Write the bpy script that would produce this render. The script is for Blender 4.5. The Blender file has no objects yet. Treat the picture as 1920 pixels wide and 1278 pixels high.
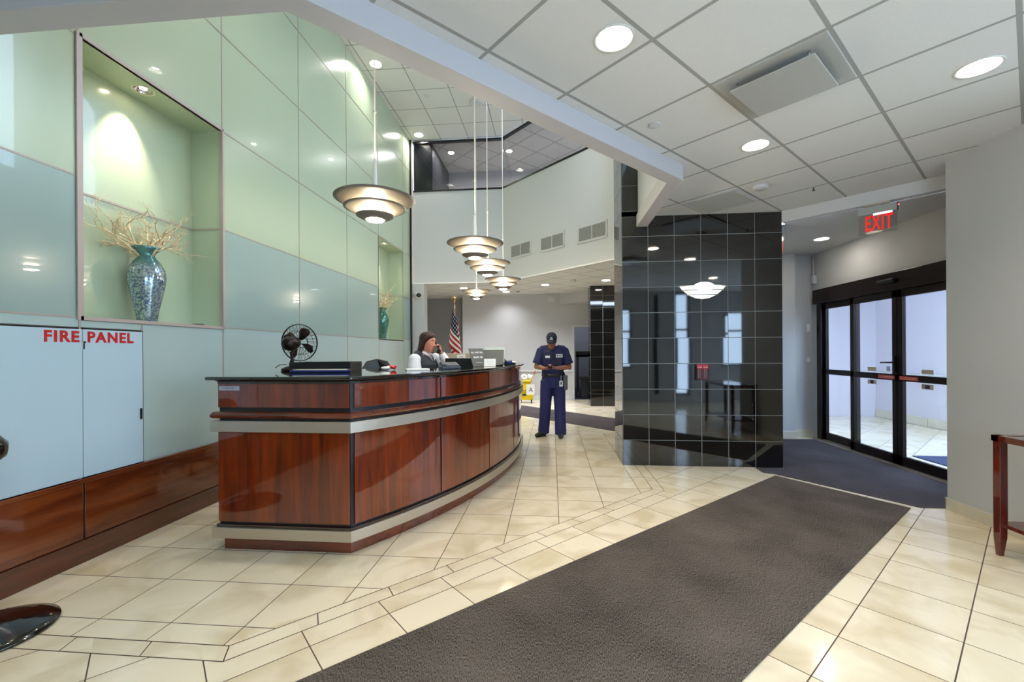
import bpy, bmesh, math, random
from mathutils import Vector, Matrix, Euler
random.seed(7)
SC = bpy.context.scene
COL = SC.collection
PI = math.pi
R = math.radians

# ------------------------------------------------------------------ camera, world, exposure
CAM_H = 1.38
cam_data = bpy.data.cameras.new('camera')
cam = bpy.data.objects.new('camera', cam_data)
COL.objects.link(cam)
cam_data.sensor_width = 36.0
cam_data.lens = 812.6 / 1920.0 * 36.0
cam_data.shift_y = (657.9 - 639.0) / 1920.0
cam_data.clip_start = 0.02
cam.matrix_world = (Matrix.Translation((0, 0, CAM_H)) @ Matrix.Rotation(0.09131, 4, 'Z')
                    @ Matrix.Rotation(PI / 2, 4, 'X') @ Matrix.Rotation(-0.005773, 4, 'Z'))
SC.camera = cam
SC.view_settings.view_transform = 'Standard'
SC.view_settings.look = 'None'
SC.view_settings.gamma = 1.0
SC.view_settings.exposure = 1.27
SC.view_settings.use_curve_mapping = False
SC.cycles.max_bounces = 10
SC.cycles.diffuse_bounces = 5
SC.cycles.glossy_bounces = 5
SC.cycles.transparent_max_bounces = 12
SC.cycles.sample_clamp_indirect = 6.0
SC.cycles.caustics_reflective = False
SC.cycles.caustics_refractive = False

world = bpy.data.worlds.new('daylight')
SC.world = world
world.use_nodes = True
bg = world.node_tree.nodes['Background']
bg.inputs[0].default_value = (0.64, 0.765, 1.0, 1)
bg.inputs[1].default_value = 6.5

L_DOWN, L_HIGH, L_PEND, L_SPOT, L_FAR = 180.0, 230.0, 115.0, 34.0, 800.0   # lamp strengths

# ------------------------------------------------------------------ materials
def lin(c):
    return tuple(((v / 255.0) / 12.92 if v / 255.0 <= 0.04045 else ((v / 255.0 + 0.055) / 1.055) ** 2.4) for v in c)

MATS = {}
def nt(name):
    m = bpy.data.materials.new(name); m.use_nodes = True
    return m, m.node_tree.nodes, m.node_tree.links, m.node_tree.nodes['Principled BSDF']

def P(b, color=None, rough=None, metal=None, spec=None, coat=None, coat_r=None, emit=None, es=None, trans=None, alpha=None, ior=None):
    if color is not None: b.inputs['Base Color'].default_value = (*color[:3], 1)
    for k, v in (('Roughness', rough), ('Metallic', metal), ('Specular IOR Level', spec), ('Coat Weight', coat), ('Coat Roughness', coat_r),
                 ('Emission Strength', es), ('Transmission Weight', trans), ('Alpha', alpha), ('IOR', ior)):
        if v is not None: b.inputs[k].default_value = v
    if emit is not None: b.inputs['Emission Color'].default_value = (*emit[:3], 1)

def mat(name, rgb, rough=0.5, noise=0.0, scale=6.0, stretch=(1, 1, 1), bump=0.0, bscale=None, coords='Object', **kw):
    if name in MATS: return MATS[name]
    m, N, L, b = nt(name)
    c = lin(rgb)
    P(b, c, rough, **kw)
    if noise or bump:
        tc = N.new('ShaderNodeTexCoord'); mp = N.new('ShaderNodeMapping')
        mp.inputs['Scale'].default_value = stretch
        L.new(tc.outputs[coords], mp.inputs[0])
        nz = N.new('ShaderNodeTexNoise'); nz.inputs['Scale'].default_value = scale; nz.inputs['Detail'].default_value = 5
        L.new(mp.outputs[0], nz.inputs['Vector'])
        if noise:
            rmp = N.new('ShaderNodeValToRGB')
            rmp.color_ramp.elements[0].position = 0.3; rmp.color_ramp.elements[1].position = 0.7
            rmp.color_ramp.elements[0].color = (*[v * (1 - noise) for v in c], 1)
            rmp.color_ramp.elements[1].color = (*[min(1, v * (1 + noise)) for v in c], 1)
            L.new(nz.outputs['Fac'], rmp.inputs[0]); L.new(rmp.outputs[0], b.inputs['Base Color'])
        if bump:
            n2 = N.new('ShaderNodeTexNoise'); n2.inputs['Scale'].default_value = bscale or scale * 8; n2.inputs['Detail'].default_value = 4
            L.new(mp.outputs[0], n2.inputs['Vector'])
            bp = N.new('ShaderNodeBump'); bp.inputs['Strength'].default_value = bump; bp.inputs['Distance'].default_value = 0.01
            L.new(n2.outputs['Fac'], bp.inputs['Height']); L.new(bp.outputs[0], b.inputs['Normal'])
    MATS[name] = m
    return m

def emat(name, rgb, s):
    if name in MATS: return MATS[name]
    m, N, L, b = nt(name); P(b, lin(rgb), 0.4, emit=lin(rgb), es=s); MATS[name] = m
    return m

def math_node(N, L, op, a, b=None, clamp=False):
    n = N.new('ShaderNodeMath'); n.operation = op; n.use_clamp = clamp
    for i, v in enumerate((a, b)):
        if v is None: continue
        if isinstance(v, (int, float)): n.inputs[i].default_value = v
        else: L.new(v, n.inputs[i])
    return n.outputs[0]

def grid(N, L, axes, width):
    """axes: list of (direction, offset, pitch) in world space; returns (line mask, per-tile random)"""
    geo = N.new('ShaderNodeNewGeometry')
    masks, cells = [], []
    for d, off, pitch in axes:
        dn = N.new('ShaderNodeVectorMath'); dn.operation = 'DOT_PRODUCT'
        L.new(geo.outputs['Position'], dn.inputs[0]); dn.inputs[1].default_value = d
        v = math_node(N, L, 'DIVIDE', math_node(N, L, 'SUBTRACT', dn.outputs['Value'], off), pitch)
        fr = math_node(N, L, 'FRACT', v)
        dd = math_node(N, L, 'ABSOLUTE', math_node(N, L, 'SUBTRACT', fr, 0.5))
        masks.append(math_node(N, L, 'GREATER_THAN', dd, 0.5 - width / (2 * pitch)))
        cells.append(math_node(N, L, 'FLOOR', v))
    mk = math_node(N, L, 'MAXIMUM', masks[0], masks[1])
    cx = N.new('ShaderNodeCombineXYZ'); L.new(cells[0], cx.inputs[0]); L.new(cells[1], cx.inputs[1])
    wn = N.new('ShaderNodeTexWhiteNoise'); wn.noise_dimensions = '3D'; L.new(cx.outputs[0], wn.inputs['Vector'])
    return mk, wn.outputs['Value'], geo

S2 = math.sqrt(0.5)
DA, DB, DX, DY = (S2, -S2, 0), (S2, S2, 0), (1, 0, 0), (0, 1, 0)

def mixc(N, L, fac, a, b):
    m = N.new('ShaderNodeMix'); m.data_type = 'RGBA'
    if isinstance(fac, (int, float)): m.inputs[0].default_value = fac
    else: L.new(fac, m.inputs[0])
    for sock, v in ((m.inputs[6], a), (m.inputs[7], b)):
        if isinstance(v, tuple): sock.default_value = (*v[:3], 1)
        else: L.new(v, sock)
    return m.outputs[2]

def floor_mat(name, axes, lines=True):
    m, N, L, b = nt(name)
    mk, rnd, geo = grid(N, L, axes, 0.0055)
    nz = N.new('ShaderNodeTexNoise'); nz.inputs['Scale'].default_value = 2.6; nz.inputs['Detail'].default_value = 6; nz.inputs['Distortion'].default_value = 0.8
    off = N.new('ShaderNodeVectorMath'); off.operation = 'ADD'
    cr = N.new('ShaderNodeCombineXYZ'); L.new(math_node(N, L, 'MULTIPLY', rnd, 40.0), cr.inputs[0]); L.new(math_node(N, L, 'MULTIPLY', rnd, 17.0), cr.inputs[2])
    L.new(geo.outputs['Position'], off.inputs[0]); L.new(cr.outputs[0], off.inputs[1]); L.new(off.outputs[0], nz.inputs['Vector'])
    rp = N.new('ShaderNodeValToRGB'); e = rp.color_ramp.elements
    e[0].position = 0.32; e[0].color = (*lin((212, 196, 162)), 1)
    e[1].position = 0.56; e[1].color = (*lin((236, 224, 198)), 1)
    L.new(nz.outputs['Fac'], rp.inputs[0])
    col = mixc(N, L, math_node(N, L, 'MULTIPLY', rnd, 0.22), rp.outputs[0], lin((220, 206, 176)))
    if lines: col = mixc(N, L, mk, col, lin((78, 62, 50)))
    L.new(col, b.inputs['Base Color'])
    P(b, None, 0.13, spec=0.5)
    if lines:
        r = math_node(N, L, 'ADD', math_node(N, L, 'MULTIPLY', mk, 0.5), 0.13); L.new(r, b.inputs['Roughness'])
    return m

def ceil_mat(name, axes, w=0.022):
    m, N, L, b = nt(name)
    mk, rnd, geo = grid(N, L, axes, w)
    nz = N.new('ShaderNodeTexNoise'); nz.inputs['Scale'].default_value = 160; nz.inputs['Detail'].default_value = 3
    L.new(geo.outputs['Position'], nz.inputs['Vector'])
    base = mixc(N, L, nz.outputs['Fac'], lin((212, 211, 208)), lin((228, 227, 224)))
    base = mixc(N, L, math_node(N, L, 'MULTIPLY', rnd, 0.25), base, lin((212, 212, 210)))
    L.new(mixc(N, L, mk, base, lin((158, 158, 154))), b.inputs['Base Color'])
    bp = N.new('ShaderNodeBump'); bp.inputs['Strength'].default_value = 0.6; bp.inputs['Distance'].default_value = 0.006
    L.new(mk, bp.inputs['Height']); L.new(bp.outputs[0], b.inputs['Normal'])
    P(b, None, 0.85)
    return m

def wood_mat(name, c1, c2, axis='Z', rough=0.16, scale=1.0):
    m, N, L, b = nt(name)
    tc = N.new('ShaderNodeTexCoord'); mp = N.new('ShaderNodeMapping')
    s = {'X': (0.7, 9, 9), 'Y': (9, 0.7, 9), 'Z': (9, 9, 0.7)}[axis]
    mp.inputs['Scale'].default_value = tuple(v * scale for v in s)
    L.new(tc.outputs['Object'], mp.inputs[0])
    nz = N.new('ShaderNodeTexNoise'); nz.inputs['Scale'].default_value = 1.6; nz.inputs['Detail'].default_value = 7; nz.inputs['Roughness'].default_value = 0.62; nz.inputs['Distortion'].default_value = 0.6
    L.new(mp.outputs[0], nz.inputs['Vector'])
    n2 = N.new('ShaderNodeTexNoise'); n2.inputs['Scale'].default_value = 2.2; n2.inputs['Detail'].default_value = 2
    L.new(tc.outputs['Object'], n2.inputs['Vector'])
    f = math_node(N, L, 'ADD', math_node(N, L, 'MULTIPLY', nz.outputs['Fac'], 0.75), math_node(N, L, 'MULTIPLY', n2.outputs['Fac'], 0.25))
    rp = N.new('ShaderNodeValToRGB'); e = rp.color_ramp.elements
    e[0].position = 0.36; e[0].color = (*lin(c1), 1); e[1].position = 0.64; e[1].color = (*lin(c2), 1)
    L.new(f, rp.inputs[0]); L.new(rp.outputs[0], b.inputs['Base Color'])
    P(b, None, rough + 0.12, spec=0.15, coat=1.0, coat_r=rough * 0.25); b.inputs['Coat IOR'].default_value = 1.72
    MATS[name] = m
    return m

def glass_mat(name, tint=(235, 243, 245), refl=0.9, clear=0.9):
    if name in MATS: return MATS[name]
    m = bpy.data.materials.new(name); m.use_nodes = True
    N, L = m.node_tree.nodes, m.node_tree.links
    N.clear()
    out = N.new('ShaderNodeOutputMaterial'); tr = N.new('ShaderNodeBsdfTransparent'); gl = N.new('ShaderNodeBsdfGlossy')
    tr.inputs[0].default_value = (*[v * clear for v in lin(tint)], 1); gl.inputs['Roughness'].default_value = 0.01
    gl.inputs[0].default_value = (refl, refl, refl, 1)
    fr = N.new('ShaderNodeFresnel'); gn = N.new('ShaderNodeNewGeometry')
    L.new(math_node(N, L, 'ADD', 1.45, math_node(N, L, 'MULTIPLY', gn.outputs['Backfacing'], 1 / 1.45 - 1.45)), fr.inputs[0])
    mx = N.new('ShaderNodeMixShader')
    L.new(fr.outputs[0], mx.inputs[0]); L.new(tr.outputs[0], mx.inputs[1]); L.new(gl.outputs[0], mx.inputs[2]); L.new(mx.outputs[0], out.inputs[0])
    MATS[name] = m
    return m

def carpet_mat(name, c1, c2, ang, scale=1.0):
    m, N, L, b = nt(name)
    tc = N.new('ShaderNodeTexCoord'); mp = N.new('ShaderNodeMapping')
    mp.inputs['Rotation'].default_value = (0, 0, ang); mp.inputs['Scale'].default_value = (330 * scale, 80 * scale, 1)
    L.new(tc.outputs['Object'], mp.inputs[0])
    nz = N.new('ShaderNodeTexNoise'); nz.inputs['Scale'].default_value = 1.0; nz.inputs['Detail'].default_value = 3
    L.new(mp.outputs[0], nz.inputs['Vector'])
    n2 = N.new('ShaderNodeTexNoise'); n2.inputs['Scale'].default_value = 2.0; n2.inputs['Detail'].default_value = 4
    L.new(tc.outputs['Object'], n2.inputs['Vector'])
    f = math_node(N, L, 'ADD', math_node(N, L, 'MULTIPLY', nz.outputs['Fac'], 0.8), math_node(N, L, 'MULTIPLY', n2.outputs['Fac'], 0.2))
    rp = N.new('ShaderNodeValToRGB'); e = rp.color_ramp.elements
    e[0].position = 0.38; e[0].color = (*lin(c1), 1); e[1].position = 0.62; e[1].color = (*lin(c2), 1)
    L.new(f, rp.inputs[0]); L.new(rp.outputs[0], b.inputs['Base Color'])
    bp = N.new('ShaderNodeBump'); bp.inputs['Strength'].default_value = 0.7; bp.inputs['Distance'].default_value = 0.006
    L.new(nz.outputs['Fac'], bp.inputs['Height']); L.new(bp.outputs[0], b.inputs['Normal'])
    P(b, None, 0.95, spec=0.1)
    return m

# ------------------------------------------------------------------ mesh building
def wmat(o):
    mw = Matrix.Identity(4)
    while o is not None:
        mw = o.matrix_basis @ mw; o = o.parent
    return mw

class MB:
    def __init__(s): s.bm = bmesh.new(); s.mi = 0
    def _set(s, faces, smooth=False):
        for f in faces: f.material_index = s.mi; f.smooth = smooth
        return faces
    def quad(s, *pts):
        return s._set([s.bm.faces.new([s.bm.verts.new(p) for p in pts])])
    def box(s, x0, x1, y0, y1, z0, z1):
        return s.prism([(x0, y0), (x1, y0), (x1, y1), (x0, y1)], z0, z1)
    def obox(s, c, size, rz=0, rot=None):
        M = Matrix.Translation(c) @ (rot.to_matrix().to_4x4() if rot else Matrix.Rotation(rz, 4, 'Z'))
        a, b, d = (v / 2 for v in size)
        P8 = [M @ Vector((x, y, z)) for x in (-a, a) for y in (-b, b) for z in (-d, d)]
        v = [s.bm.verts.new(p) for p in P8]
        return s._set([s.bm.faces.new([v[i] for i in q]) for q in ((0, 1, 3, 2), (4, 6, 7, 5), (0, 4, 5, 1), (2, 3, 7, 6), (0, 2, 6, 4), (1, 5, 7, 3))])
    def prism(s, poly, z0, z1):
        b = [s.bm.verts.new((p[0], p[1], z0)) for p in poly]; t = [s.bm.verts.new((p[0], p[1], z1)) for p in poly]
        n = len(poly)
        fs = [s.bm.faces.new(list(reversed(b))), s.bm.faces.new(t)] + [s.bm.faces.new((b[i], b[(i + 1) % n], t[(i + 1) % n], t[i])) for i in range(n)]
        return s._set(fs)
    def vprism(s, poly, p0, ang, th):
        """poly of (u, z) in a vertical plane through p0=(x,y) running along ang (deg from +y to +x), thickness th to its right"""
        a = R(ang); d = Vector((math.sin(a), math.cos(a), 0)); n = Vector((math.cos(a), -math.sin(a), 0)); o = Vector((p0[0], p0[1], 0))
        A = [s.bm.verts.new(o + d * u + Vector((0, 0, z))) for u, z in poly]; B = [s.bm.verts.new(o + d * u + n * th + Vector((0, 0, z))) for u, z in poly]
        k = len(poly)
        return s._set([s.bm.faces.new(A), s.bm.faces.new(list(reversed(B)))] + [s.bm.faces.new((A[i], B[i], B[(i + 1) % k], A[(i + 1) % k])) for i in range(k)])
    def lathe(s, prof, c=(0, 0, 0), n=32, axis=None, close=False, smooth=True):
        M = Matrix.Translation(c) @ (Vector((0, 0, 1)).rotation_difference(Vector(axis)).to_matrix().to_4x4() if axis else Matrix.Identity(4))
        rings = []
        for r, z in prof:
            if r < 1e-6: rings.append([s.bm.verts.new(M @ Vector((0, 0, z)))])
            else: rings.append([s.bm.verts.new(M @ Vector((r * math.cos(2 * PI * i / n), r * math.sin(2 * PI * i / n), z))) for i in range(n)])
        fs = []
        pairs = list(zip(rings, rings[1:])) + ([(rings[-1], rings[0])] if close else [])
        for a, b in pairs:
            for i in range(n):
                j = (i + 1) % n
                if len(a) == 1 and len(b) == 1: continue
                if len(a) == 1: fs.append(s.bm.faces.new((a[0], b[j], b[i])))
                elif len(b) == 1: fs.append(s.bm.faces.new((a[i], a[j], b[0])))
                else: fs.append(s.bm.faces.new((a[i], a[j], b[j], b[i])))
        return s._set(fs, smooth)
    def cyl(s, p0, p1, r0, r1=None, n=16, smooth=True):
        return s.tube([p0, p1], [r0, r0 if r1 is None else r1], n, smooth=smooth)
    def tube(s, pts, radii, n=10, caps=True, smooth=True, up=(0, 0, 1), round_caps=False):
        """pts with radius (or (rx, ry): rx along side, ry along normal)"""
        pts = [Vector(p) for p in pts]
        if not isinstance(radii, (list, tuple)): radii = [radii] * len(pts)
        rings = []; prev = None
        for i, p in enumerate(pts):
            t = (pts[min(i + 1, len(pts) - 1)] - pts[max(i - 1, 0)]).normalized()
            u = Vector(up)
            if abs(t.dot(u)) > 0.95: u = Vector((0, 1, 0)) if prev is None else prev
            side = t.cross(u).normalized() if t.cross(u).length > 1e-4 else Vector((1, 0, 0))
            nr = side.cross(t).normalized()
            if prev is not None and nr.dot(prev) < 0 and up == (0, 0, 1): nr, side = -nr, -side
            prev = nr
            r = radii[i]; rx, ry = r if isinstance(r, (tuple, list)) else (r, r)
            rings.append([s.bm.verts.new(p + side * rx * math.cos(2 * PI * k / n) + nr * ry * math.sin(2 * PI * k / n)) for k in range(n)])
        fs = []
        for a, b in zip(rings, rings[1:]):
            for k in range(n): fs.append(s.bm.faces.new((a[k], a[(k + 1) % n], b[(k + 1) % n], b[k])))
        s._set(fs, smooth)
        if caps: s._set([s.bm.faces.new(list(reversed(rings[0]))), s.bm.faces.new(rings[-1])])
        return rings
    def loft(s, secs, n=20, smooth=True):
        """secs: (center, rx, ry) horizontal elliptical sections from bottom to top, or with 4th item = superellipse power"""
        rings = []
        for sec in secs:
            c, rx, ry = Vector(sec[0]), sec[1], sec[2]; pw = sec[3] if len(sec) > 3 else 1.0
            ring = []
            for k in range(n):
                a = 2 * PI * k / n; ca, sa = math.cos(a), math.sin(a)
                ring.append(s.bm.verts.new(c + Vector((rx * math.copysign(abs(ca) ** pw, ca), ry * math.copysign(abs(sa) ** pw, sa), 0))))
            rings.append(ring)
        fs = []
        for a, b in zip(rings, rings[1:]):
            for k in range(n): fs.append(s.bm.faces.new((a[k], a[(k + 1) % n], b[(k + 1) % n], b[k])))
        fs += [s.bm.faces.new(list(reversed(rings[0]))), s.bm.faces.new(rings[-1])]
        return s._set(fs, smooth)
    def sphere(s, c, r, n=16, sc=(1, 1, 1), rot=None):
        M = Matrix.Translation(c) @ (rot.to_matrix().to_4x4() if rot else Matrix.Identity(4)) @ Matrix.Diagonal((*[v * r for v in sc], 1))
        g = bmesh.ops.create_uvsphere(s.bm, u_segments=n, v_segments=max(6, n // 2), radius=1, matrix=M)
        fs = {f for v in g['verts'] for f in v.link_faces}
        return s._set(fs, True)
    def sweep(s, path, d0, d1, z0, z1, closed=False):
        """rectangular band swept along a plan path; d measured to the right of travel"""
        A = offset(path, d0); B = offset(path, d1)
        sec = [[s.bm.verts.new((p[0], p[1], z)) for p, z in ((a, z0), (b, z0), (b, z1), (a, z1))] for a, b in zip(A, B)]
        fs = []
        for p, q in zip(sec, sec[1:]):
            for i in range(4): fs.append(s.bm.faces.new((p[i], q[i], q[(i + 1) % 4], p[(i + 1) % 4])))
        fs += [s.bm.faces.new(sec[0]), s.bm.faces.new(list(reversed(sec[-1])))]
        return s._set(fs)
    def sweep_prof(s, path, prof):
        """closed profile of (d, z) swept along a plan path"""
        offs = [offset(path, d) for d, _ in prof]
        sec = [[s.bm.verts.new((offs[j][i][0], offs[j][i][1], prof[j][1])) for j in range(len(prof))] for i in range(len(path))]
        k = len(prof); fs = []
        for p, q in zip(sec, sec[1:]):
            for i in range(k): fs.append(s.bm.faces.new((p[i], q[i], q[(i + 1) % k], p[(i + 1) % k])))
        s._set(fs, False)
        s._set([s.bm.faces.new(sec[0]), s.bm.faces.new(list(reversed(sec[-1])))])
    def flat(s, outer, holes, z, up=True):
        """horizontal face with holes"""
        edges = []
        for poly in [outer] + holes:
            vs = [s.bm.verts.new((p[0], p[1], z)) for p in poly]
            edges += [s.bm.edges.new((vs[i], vs[(i + 1) % len(vs)])) for i in range(len(vs))]
        g = bmesh.ops.triangle_fill(s.bm, use_beauty=True, edges=edges, normal=(0, 0, 1 if up else -1))
        fs = [f for f in g['geom'] if isinstance(f, bmesh.types.BMFace)]
        return s._set(fs)
    def text(s, txt, size, M, depth=0.0, bold=0.0, align='CENTER', spacing=1.0):
        cu = bpy.data.curves.new('lettering', 'FONT'); cu.body = txt; cu.size = size; cu.align_x = align; cu.align_y = 'CENTER'
        cu.offset = bold; cu.extrude = depth; cu.space_character = spacing
        o = bpy.data.objects.new('lettering', cu); COL.objects.link(o)
        me = bpy.data.meshes.new_from_object(o.evaluated_get(bpy.context.evaluated_depsgraph_get()))
        bpy.data.objects.remove(o); bpy.data.curves.remove(cu)
        k = len(s.bm.faces); me.transform(M)
        s.bm.from_mesh(me); bpy.data.meshes.remove(me)
        s.bm.faces.ensure_lookup_table()
        s._set(s.bm.faces[k:])
    def build(s, name, mats, parent=None, local=False, smooth=None, bevel=0.0, seg=2, weld=False, loc=None, fixn=True):
        if weld: bmesh.ops.remove_doubles(s.bm, verts=s.bm.verts, dist=1e-5)
        if fixn: bmesh.ops.recalc_face_normals(s.bm, faces=s.bm.faces)
        me = bpy.data.meshes.new(name)
        for m in (mats if isinstance(mats, (list, tuple)) else [mats]): me.materials.append(m)
        if smooth is not None:
            for f in s.bm.faces: f.smooth = smooth
        s.bm.to_mesh(me); s.bm.free()
        o = bpy.data.objects.new(name, me); COL.objects.link(o)
        if parent is not None:
            o.parent = parent
            if not local: me.transform(wmat(parent).inverted())
        elif loc is not None:
            me.transform(Matrix.Translation(Vector(loc)).inverted()); o.location = loc
        if bevel:
            bv = o.modifiers.new('edge', 'BEVEL'); bv.width = bevel; bv.segments = seg; bv.limit_method = 'ANGLE'; bv.angle_limit = R(35)
        return o

def offset(path, d):
    out = []
    n = len(path)
    for i in range(n):
        p = Vector((path[i][0], path[i][1], 0))
        ns = []
        if i > 0: t = (p - Vector((path[i - 1][0], path[i - 1][1], 0))).normalized(); ns.append(Vector((t.y, -t.x, 0)))
        if i < n - 1: t = (Vector((path[i + 1][0], path[i + 1][1], 0)) - p).normalized(); ns.append(Vector((t.y, -t.x, 0)))
        m = sum(ns, Vector()).normalized()
        k = d / max(0.3, m.dot(ns[0]))
        q = p + m * k; out.append((q.x, q.y))
    return out

def thing(name, label, cat, loc=(0, 0, 0), rotz=0.0, group=None):
    o = bpy.data.objects.new(name, None); COL.objects.link(o); o.empty_display_size = 0.1
    o.location = loc; o.rotation_euler = (0, 0, rotz)
    return tag(o, label, cat, group)
def tag(o, label, cat, group=None):
    o['label'] = label; o['category'] = cat
    if group: o['group'] = group
    return o
def struct(o): o['kind'] = 'structure'; return o
def dup(root, loc=None, rotz=None, label=None, group=None):
    def cp(o, par):
        c = o.copy(); COL.objects.link(c)
        if par is not None: c.parent = par
        for ch in list(o.children): cp(ch, c)
        return c
    r = cp(root, None)
    if loc is not None: r.location = loc
    if rotz is not None: r.rotation_euler = (0, 0, rotz)
    if label: r['label'] = label
    if group: r['group'] = group
    return r
def circle(cx, cy, r, n=24): return [(cx + r * math.cos(2 * PI * i / n), cy + r * math.sin(2 * PI * i / n)) for i in range(n)]
def spot(parent, wloc, target, power, size, blend=0.5, color=(1, 0.93, 0.8), radius=0.03):
    l = bpy.data.lights.new('lamp_light', 'SPOT'); l.energy = power; l.spot_size = size; l.spot_blend = blend; l.color = color; l.shadow_soft_size = radius
    o = bpy.data.objects.new('lamp_light', l); COL.objects.link(o); o.parent = parent
    q = (Vector(target) - Vector(wloc)).to_track_quat('-Z', 'Y')
    o.matrix_basis = wmat(parent).inverted() @ (Matrix.Translation(wloc) @ q.to_matrix().to_4x4())
    return o
# ------------------------------------------------------------------ shared materials
M_WALL = mat('wall_paint', (189, 189, 189), 0.75, bump=0.12, bscale=90, stretch=(1, 1, 5))
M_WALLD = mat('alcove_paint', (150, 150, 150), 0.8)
M_WHITE = mat('white_paint', (203, 203, 203), 0.6)
M_BEAM = mat('beam_paint', (186, 184, 186), 0.55)
M_BLACK = mat('black_plastic', (14, 14, 16), 0.32)
M_GLOSSB = mat('black_gloss', (6, 6, 7), 0.08, coat=1.0, coat_r=0.02)
M_STEEL = mat('brushed_steel', (200, 190, 174), 0.38, metal=0.85, noise=0.04, scale=40, stretch=(1, 1, 14))
M_CHROME = mat('chrome', (220, 220, 222), 0.08, metal=1.0)
M_BRONZE = mat('dark_bronze', (34, 24, 22), 0.3, metal=0.6)
M_TRIM = mat('panel_trim', (168, 158, 148), 0.4, metal=0.15)
M_GLASSW = mat('backpainted_glass', (178, 192, 164), 0.22, spec=0.5, coat=0.55, coat_r=0.015)
M_GLASSM = mat('backpainted_glass_unlit_middle', (154, 174, 166), 0.22, spec=0.5, coat=0.55, coat_r=0.015)  # same glass as the upper rows, darkened to paint in the missing backlight
M_GLASSL = mat('backpainted_glass_unlit_lower', (174, 192, 188), 0.22, spec=0.5, coat=0.55, coat_r=0.015)  # same glass again, no backlight and bluish daylight put into the colour
M_FIRE = mat('fire_door_glass_daylit', (184, 206, 216), 0.22, spec=0.5, coat=0.55, coat_r=0.015)  # same glass as the wall, with bluish daylight painted into its colour
M_WOOD = wood_mat('cherry_wood', (70, 17, 2), (132, 48, 6), 'Z')
M_WOODH = wood_mat('cherry_wood_rail', (72, 22, 10), (120, 46, 18), 'X', 0.14)
M_STONE = mat('stone_base', (206, 198, 180), 0.3, noise=0.08, scale=5)
M_GLASS = glass_mat('clear_glass')
M_GROUT = mat('floor_grout', (78, 62, 50), 0.8)
M_PAPER = mat('paper', (232, 232, 230), 0.6)
M_RED = mat('red_letters', (190, 14, 16), 0.4)
M_INK = mat('ink', (50, 52, 58), 0.6)
M_CAN = mat('can_reflector', (245, 243, 238), 0.35)
M_LAMP = emat('lamp_glow', (255, 242, 224), L_DOWN)
M_LAMPF = emat('far_lamp_glow', (240, 244, 255), L_FAR)
M_LAMPH = emat('high_lamp_glow', (255, 250, 240), L_HIGH)
M_SKINM = mat('skin_brown', (150, 100, 78), 0.5)
M_SKINF = mat('skin_fair', (206, 136, 112), 0.5)

# ------------------------------------------------------------------ floor
FX0, FX1, FY0, FY1 = -4.2, 8.2, -1.8, 14.8
axA = [(DA, -0.6046, 0.3932), (DB, 2.5314, 0.3932)]
axW = [(DX, -2.75, 0.4), (DY, 2.05, 0.395)]
m = MB()
ring_o = [(-3.1, 1.81), (-1.47, 1.81), (1.095, 4.375), (1.095, 7.25), (-1.05, 9.4), (-3.1, 9.4)]
ring_i = [(-3.1, 1.91), (-1.52, 1.91), (0.99, 4.42), (0.99, 7.20), (-1.10, 9.30), (-3.1, 9.30)]
m.mi = 0; m.flat([(FX0, FY0), (FX1, FY0), (FX1, FY1), (FX0, FY1)], [ring_o], 0)
m.mi = 2; m.flat(ring_o, [ring_i], 0)
m.mi = 1; m.flat(ring_i, [], 0)
m.mi = 3
def joint(a, b, w=0.0055):
    a, b = Vector((*a, 0.0006)), Vector((*b, 0.0006)); t = (b - a).normalized(); n = Vector((t.y, -t.x, 0)) * w / 2
    m.quad(a - n, b - n, b + n, a + n)
for ring in (ring_o, ring_i):
    for a, b in zip(ring, ring[1:]): joint(a, b)
for a, b, c, d in zip(ring_o, ring_o[1:], ring_i, ring_i[1:]):
    va, vb, vc, vd = (Vector(p) for p in (a, b, c, d)); ln = (vb - va).length; k = max(1, round(ln / 0.42))
    for i in range(1, k):
        f = i / k; joint(va.lerp(vb, f), vc.lerp(vd, f))
joint((-1.47, 1.81), (-1.52, 1.91)); joint((1.095, 4.375), (0.99, 4.42))
joint((-3.08 + 1.0, 1.0 - 0.0), (-3.08 + 8.0, 8.0)) if False else None
struct(m.build('floor', [floor_mat('floor_tile_diagonal', axA), floor_mat('floor_tile_square', axW), floor_mat('floor_tile_border', axA, False), M_GROUT], fixn=False))

# ------------------------------------------------------------------ low ceiling with holes for the lamps
ZC, ZB, ZH, ZV = 2.99, 2.86, 6.05, 2.86
down_low = [(0.33, 2.28), (1.61, 3.58), (2.45, 2.72)]
down_behind = [(-1.3, 0.5), (1.5, 0.3), (3.6, 0.6)]
down_far = [(-1.22, 11.72), (-0.15, 10.62), (1.25, 10.1), (-2.22, 10.89)]
down_high = [(-2.82, 6.81), (-2.83, 9.13), (-0.9, 5.0), (0.3, 6.6), (-2.3, 3.2)]
CR = 0.092
cax = [(DA, -0.0354, 0.6096), (DB, 2.6163, 0.6096)]
M_CEIL = ceil_mat('ceiling_tile_low', cax)
M_CEILH = ceil_mat('ceiling_tile_high', [(DX, -2.4, 0.61), (DY, 8.75, 0.6)], 0.018)
near_poly = [(-3.1, 1.66), (-1.09, 1.66), (1.15, 3.90), (1.15, 5.32), (2.68, 5.32), (4.05, 3.95), (4.05, 2.6), (5.6, 2.6), (5.6, -1.7), (-3.1, -1.7)]
m = MB(); m.flat(near_poly, [circle(x, y, CR) for x, y in down_low + down_behind], ZC, up=False)
struct(m.build('ceiling', M_CEIL, fixn=False))
far_poly = [(-3.1, 9.5), (-1.0, 9.5), (1.15, 7.35), (3.2, 7.35), (3.2, 12.4), (-2.55, 12.4), (-2.55, 13.0), (-4.1, 13.0), (-4.1, 9.5)]
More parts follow.
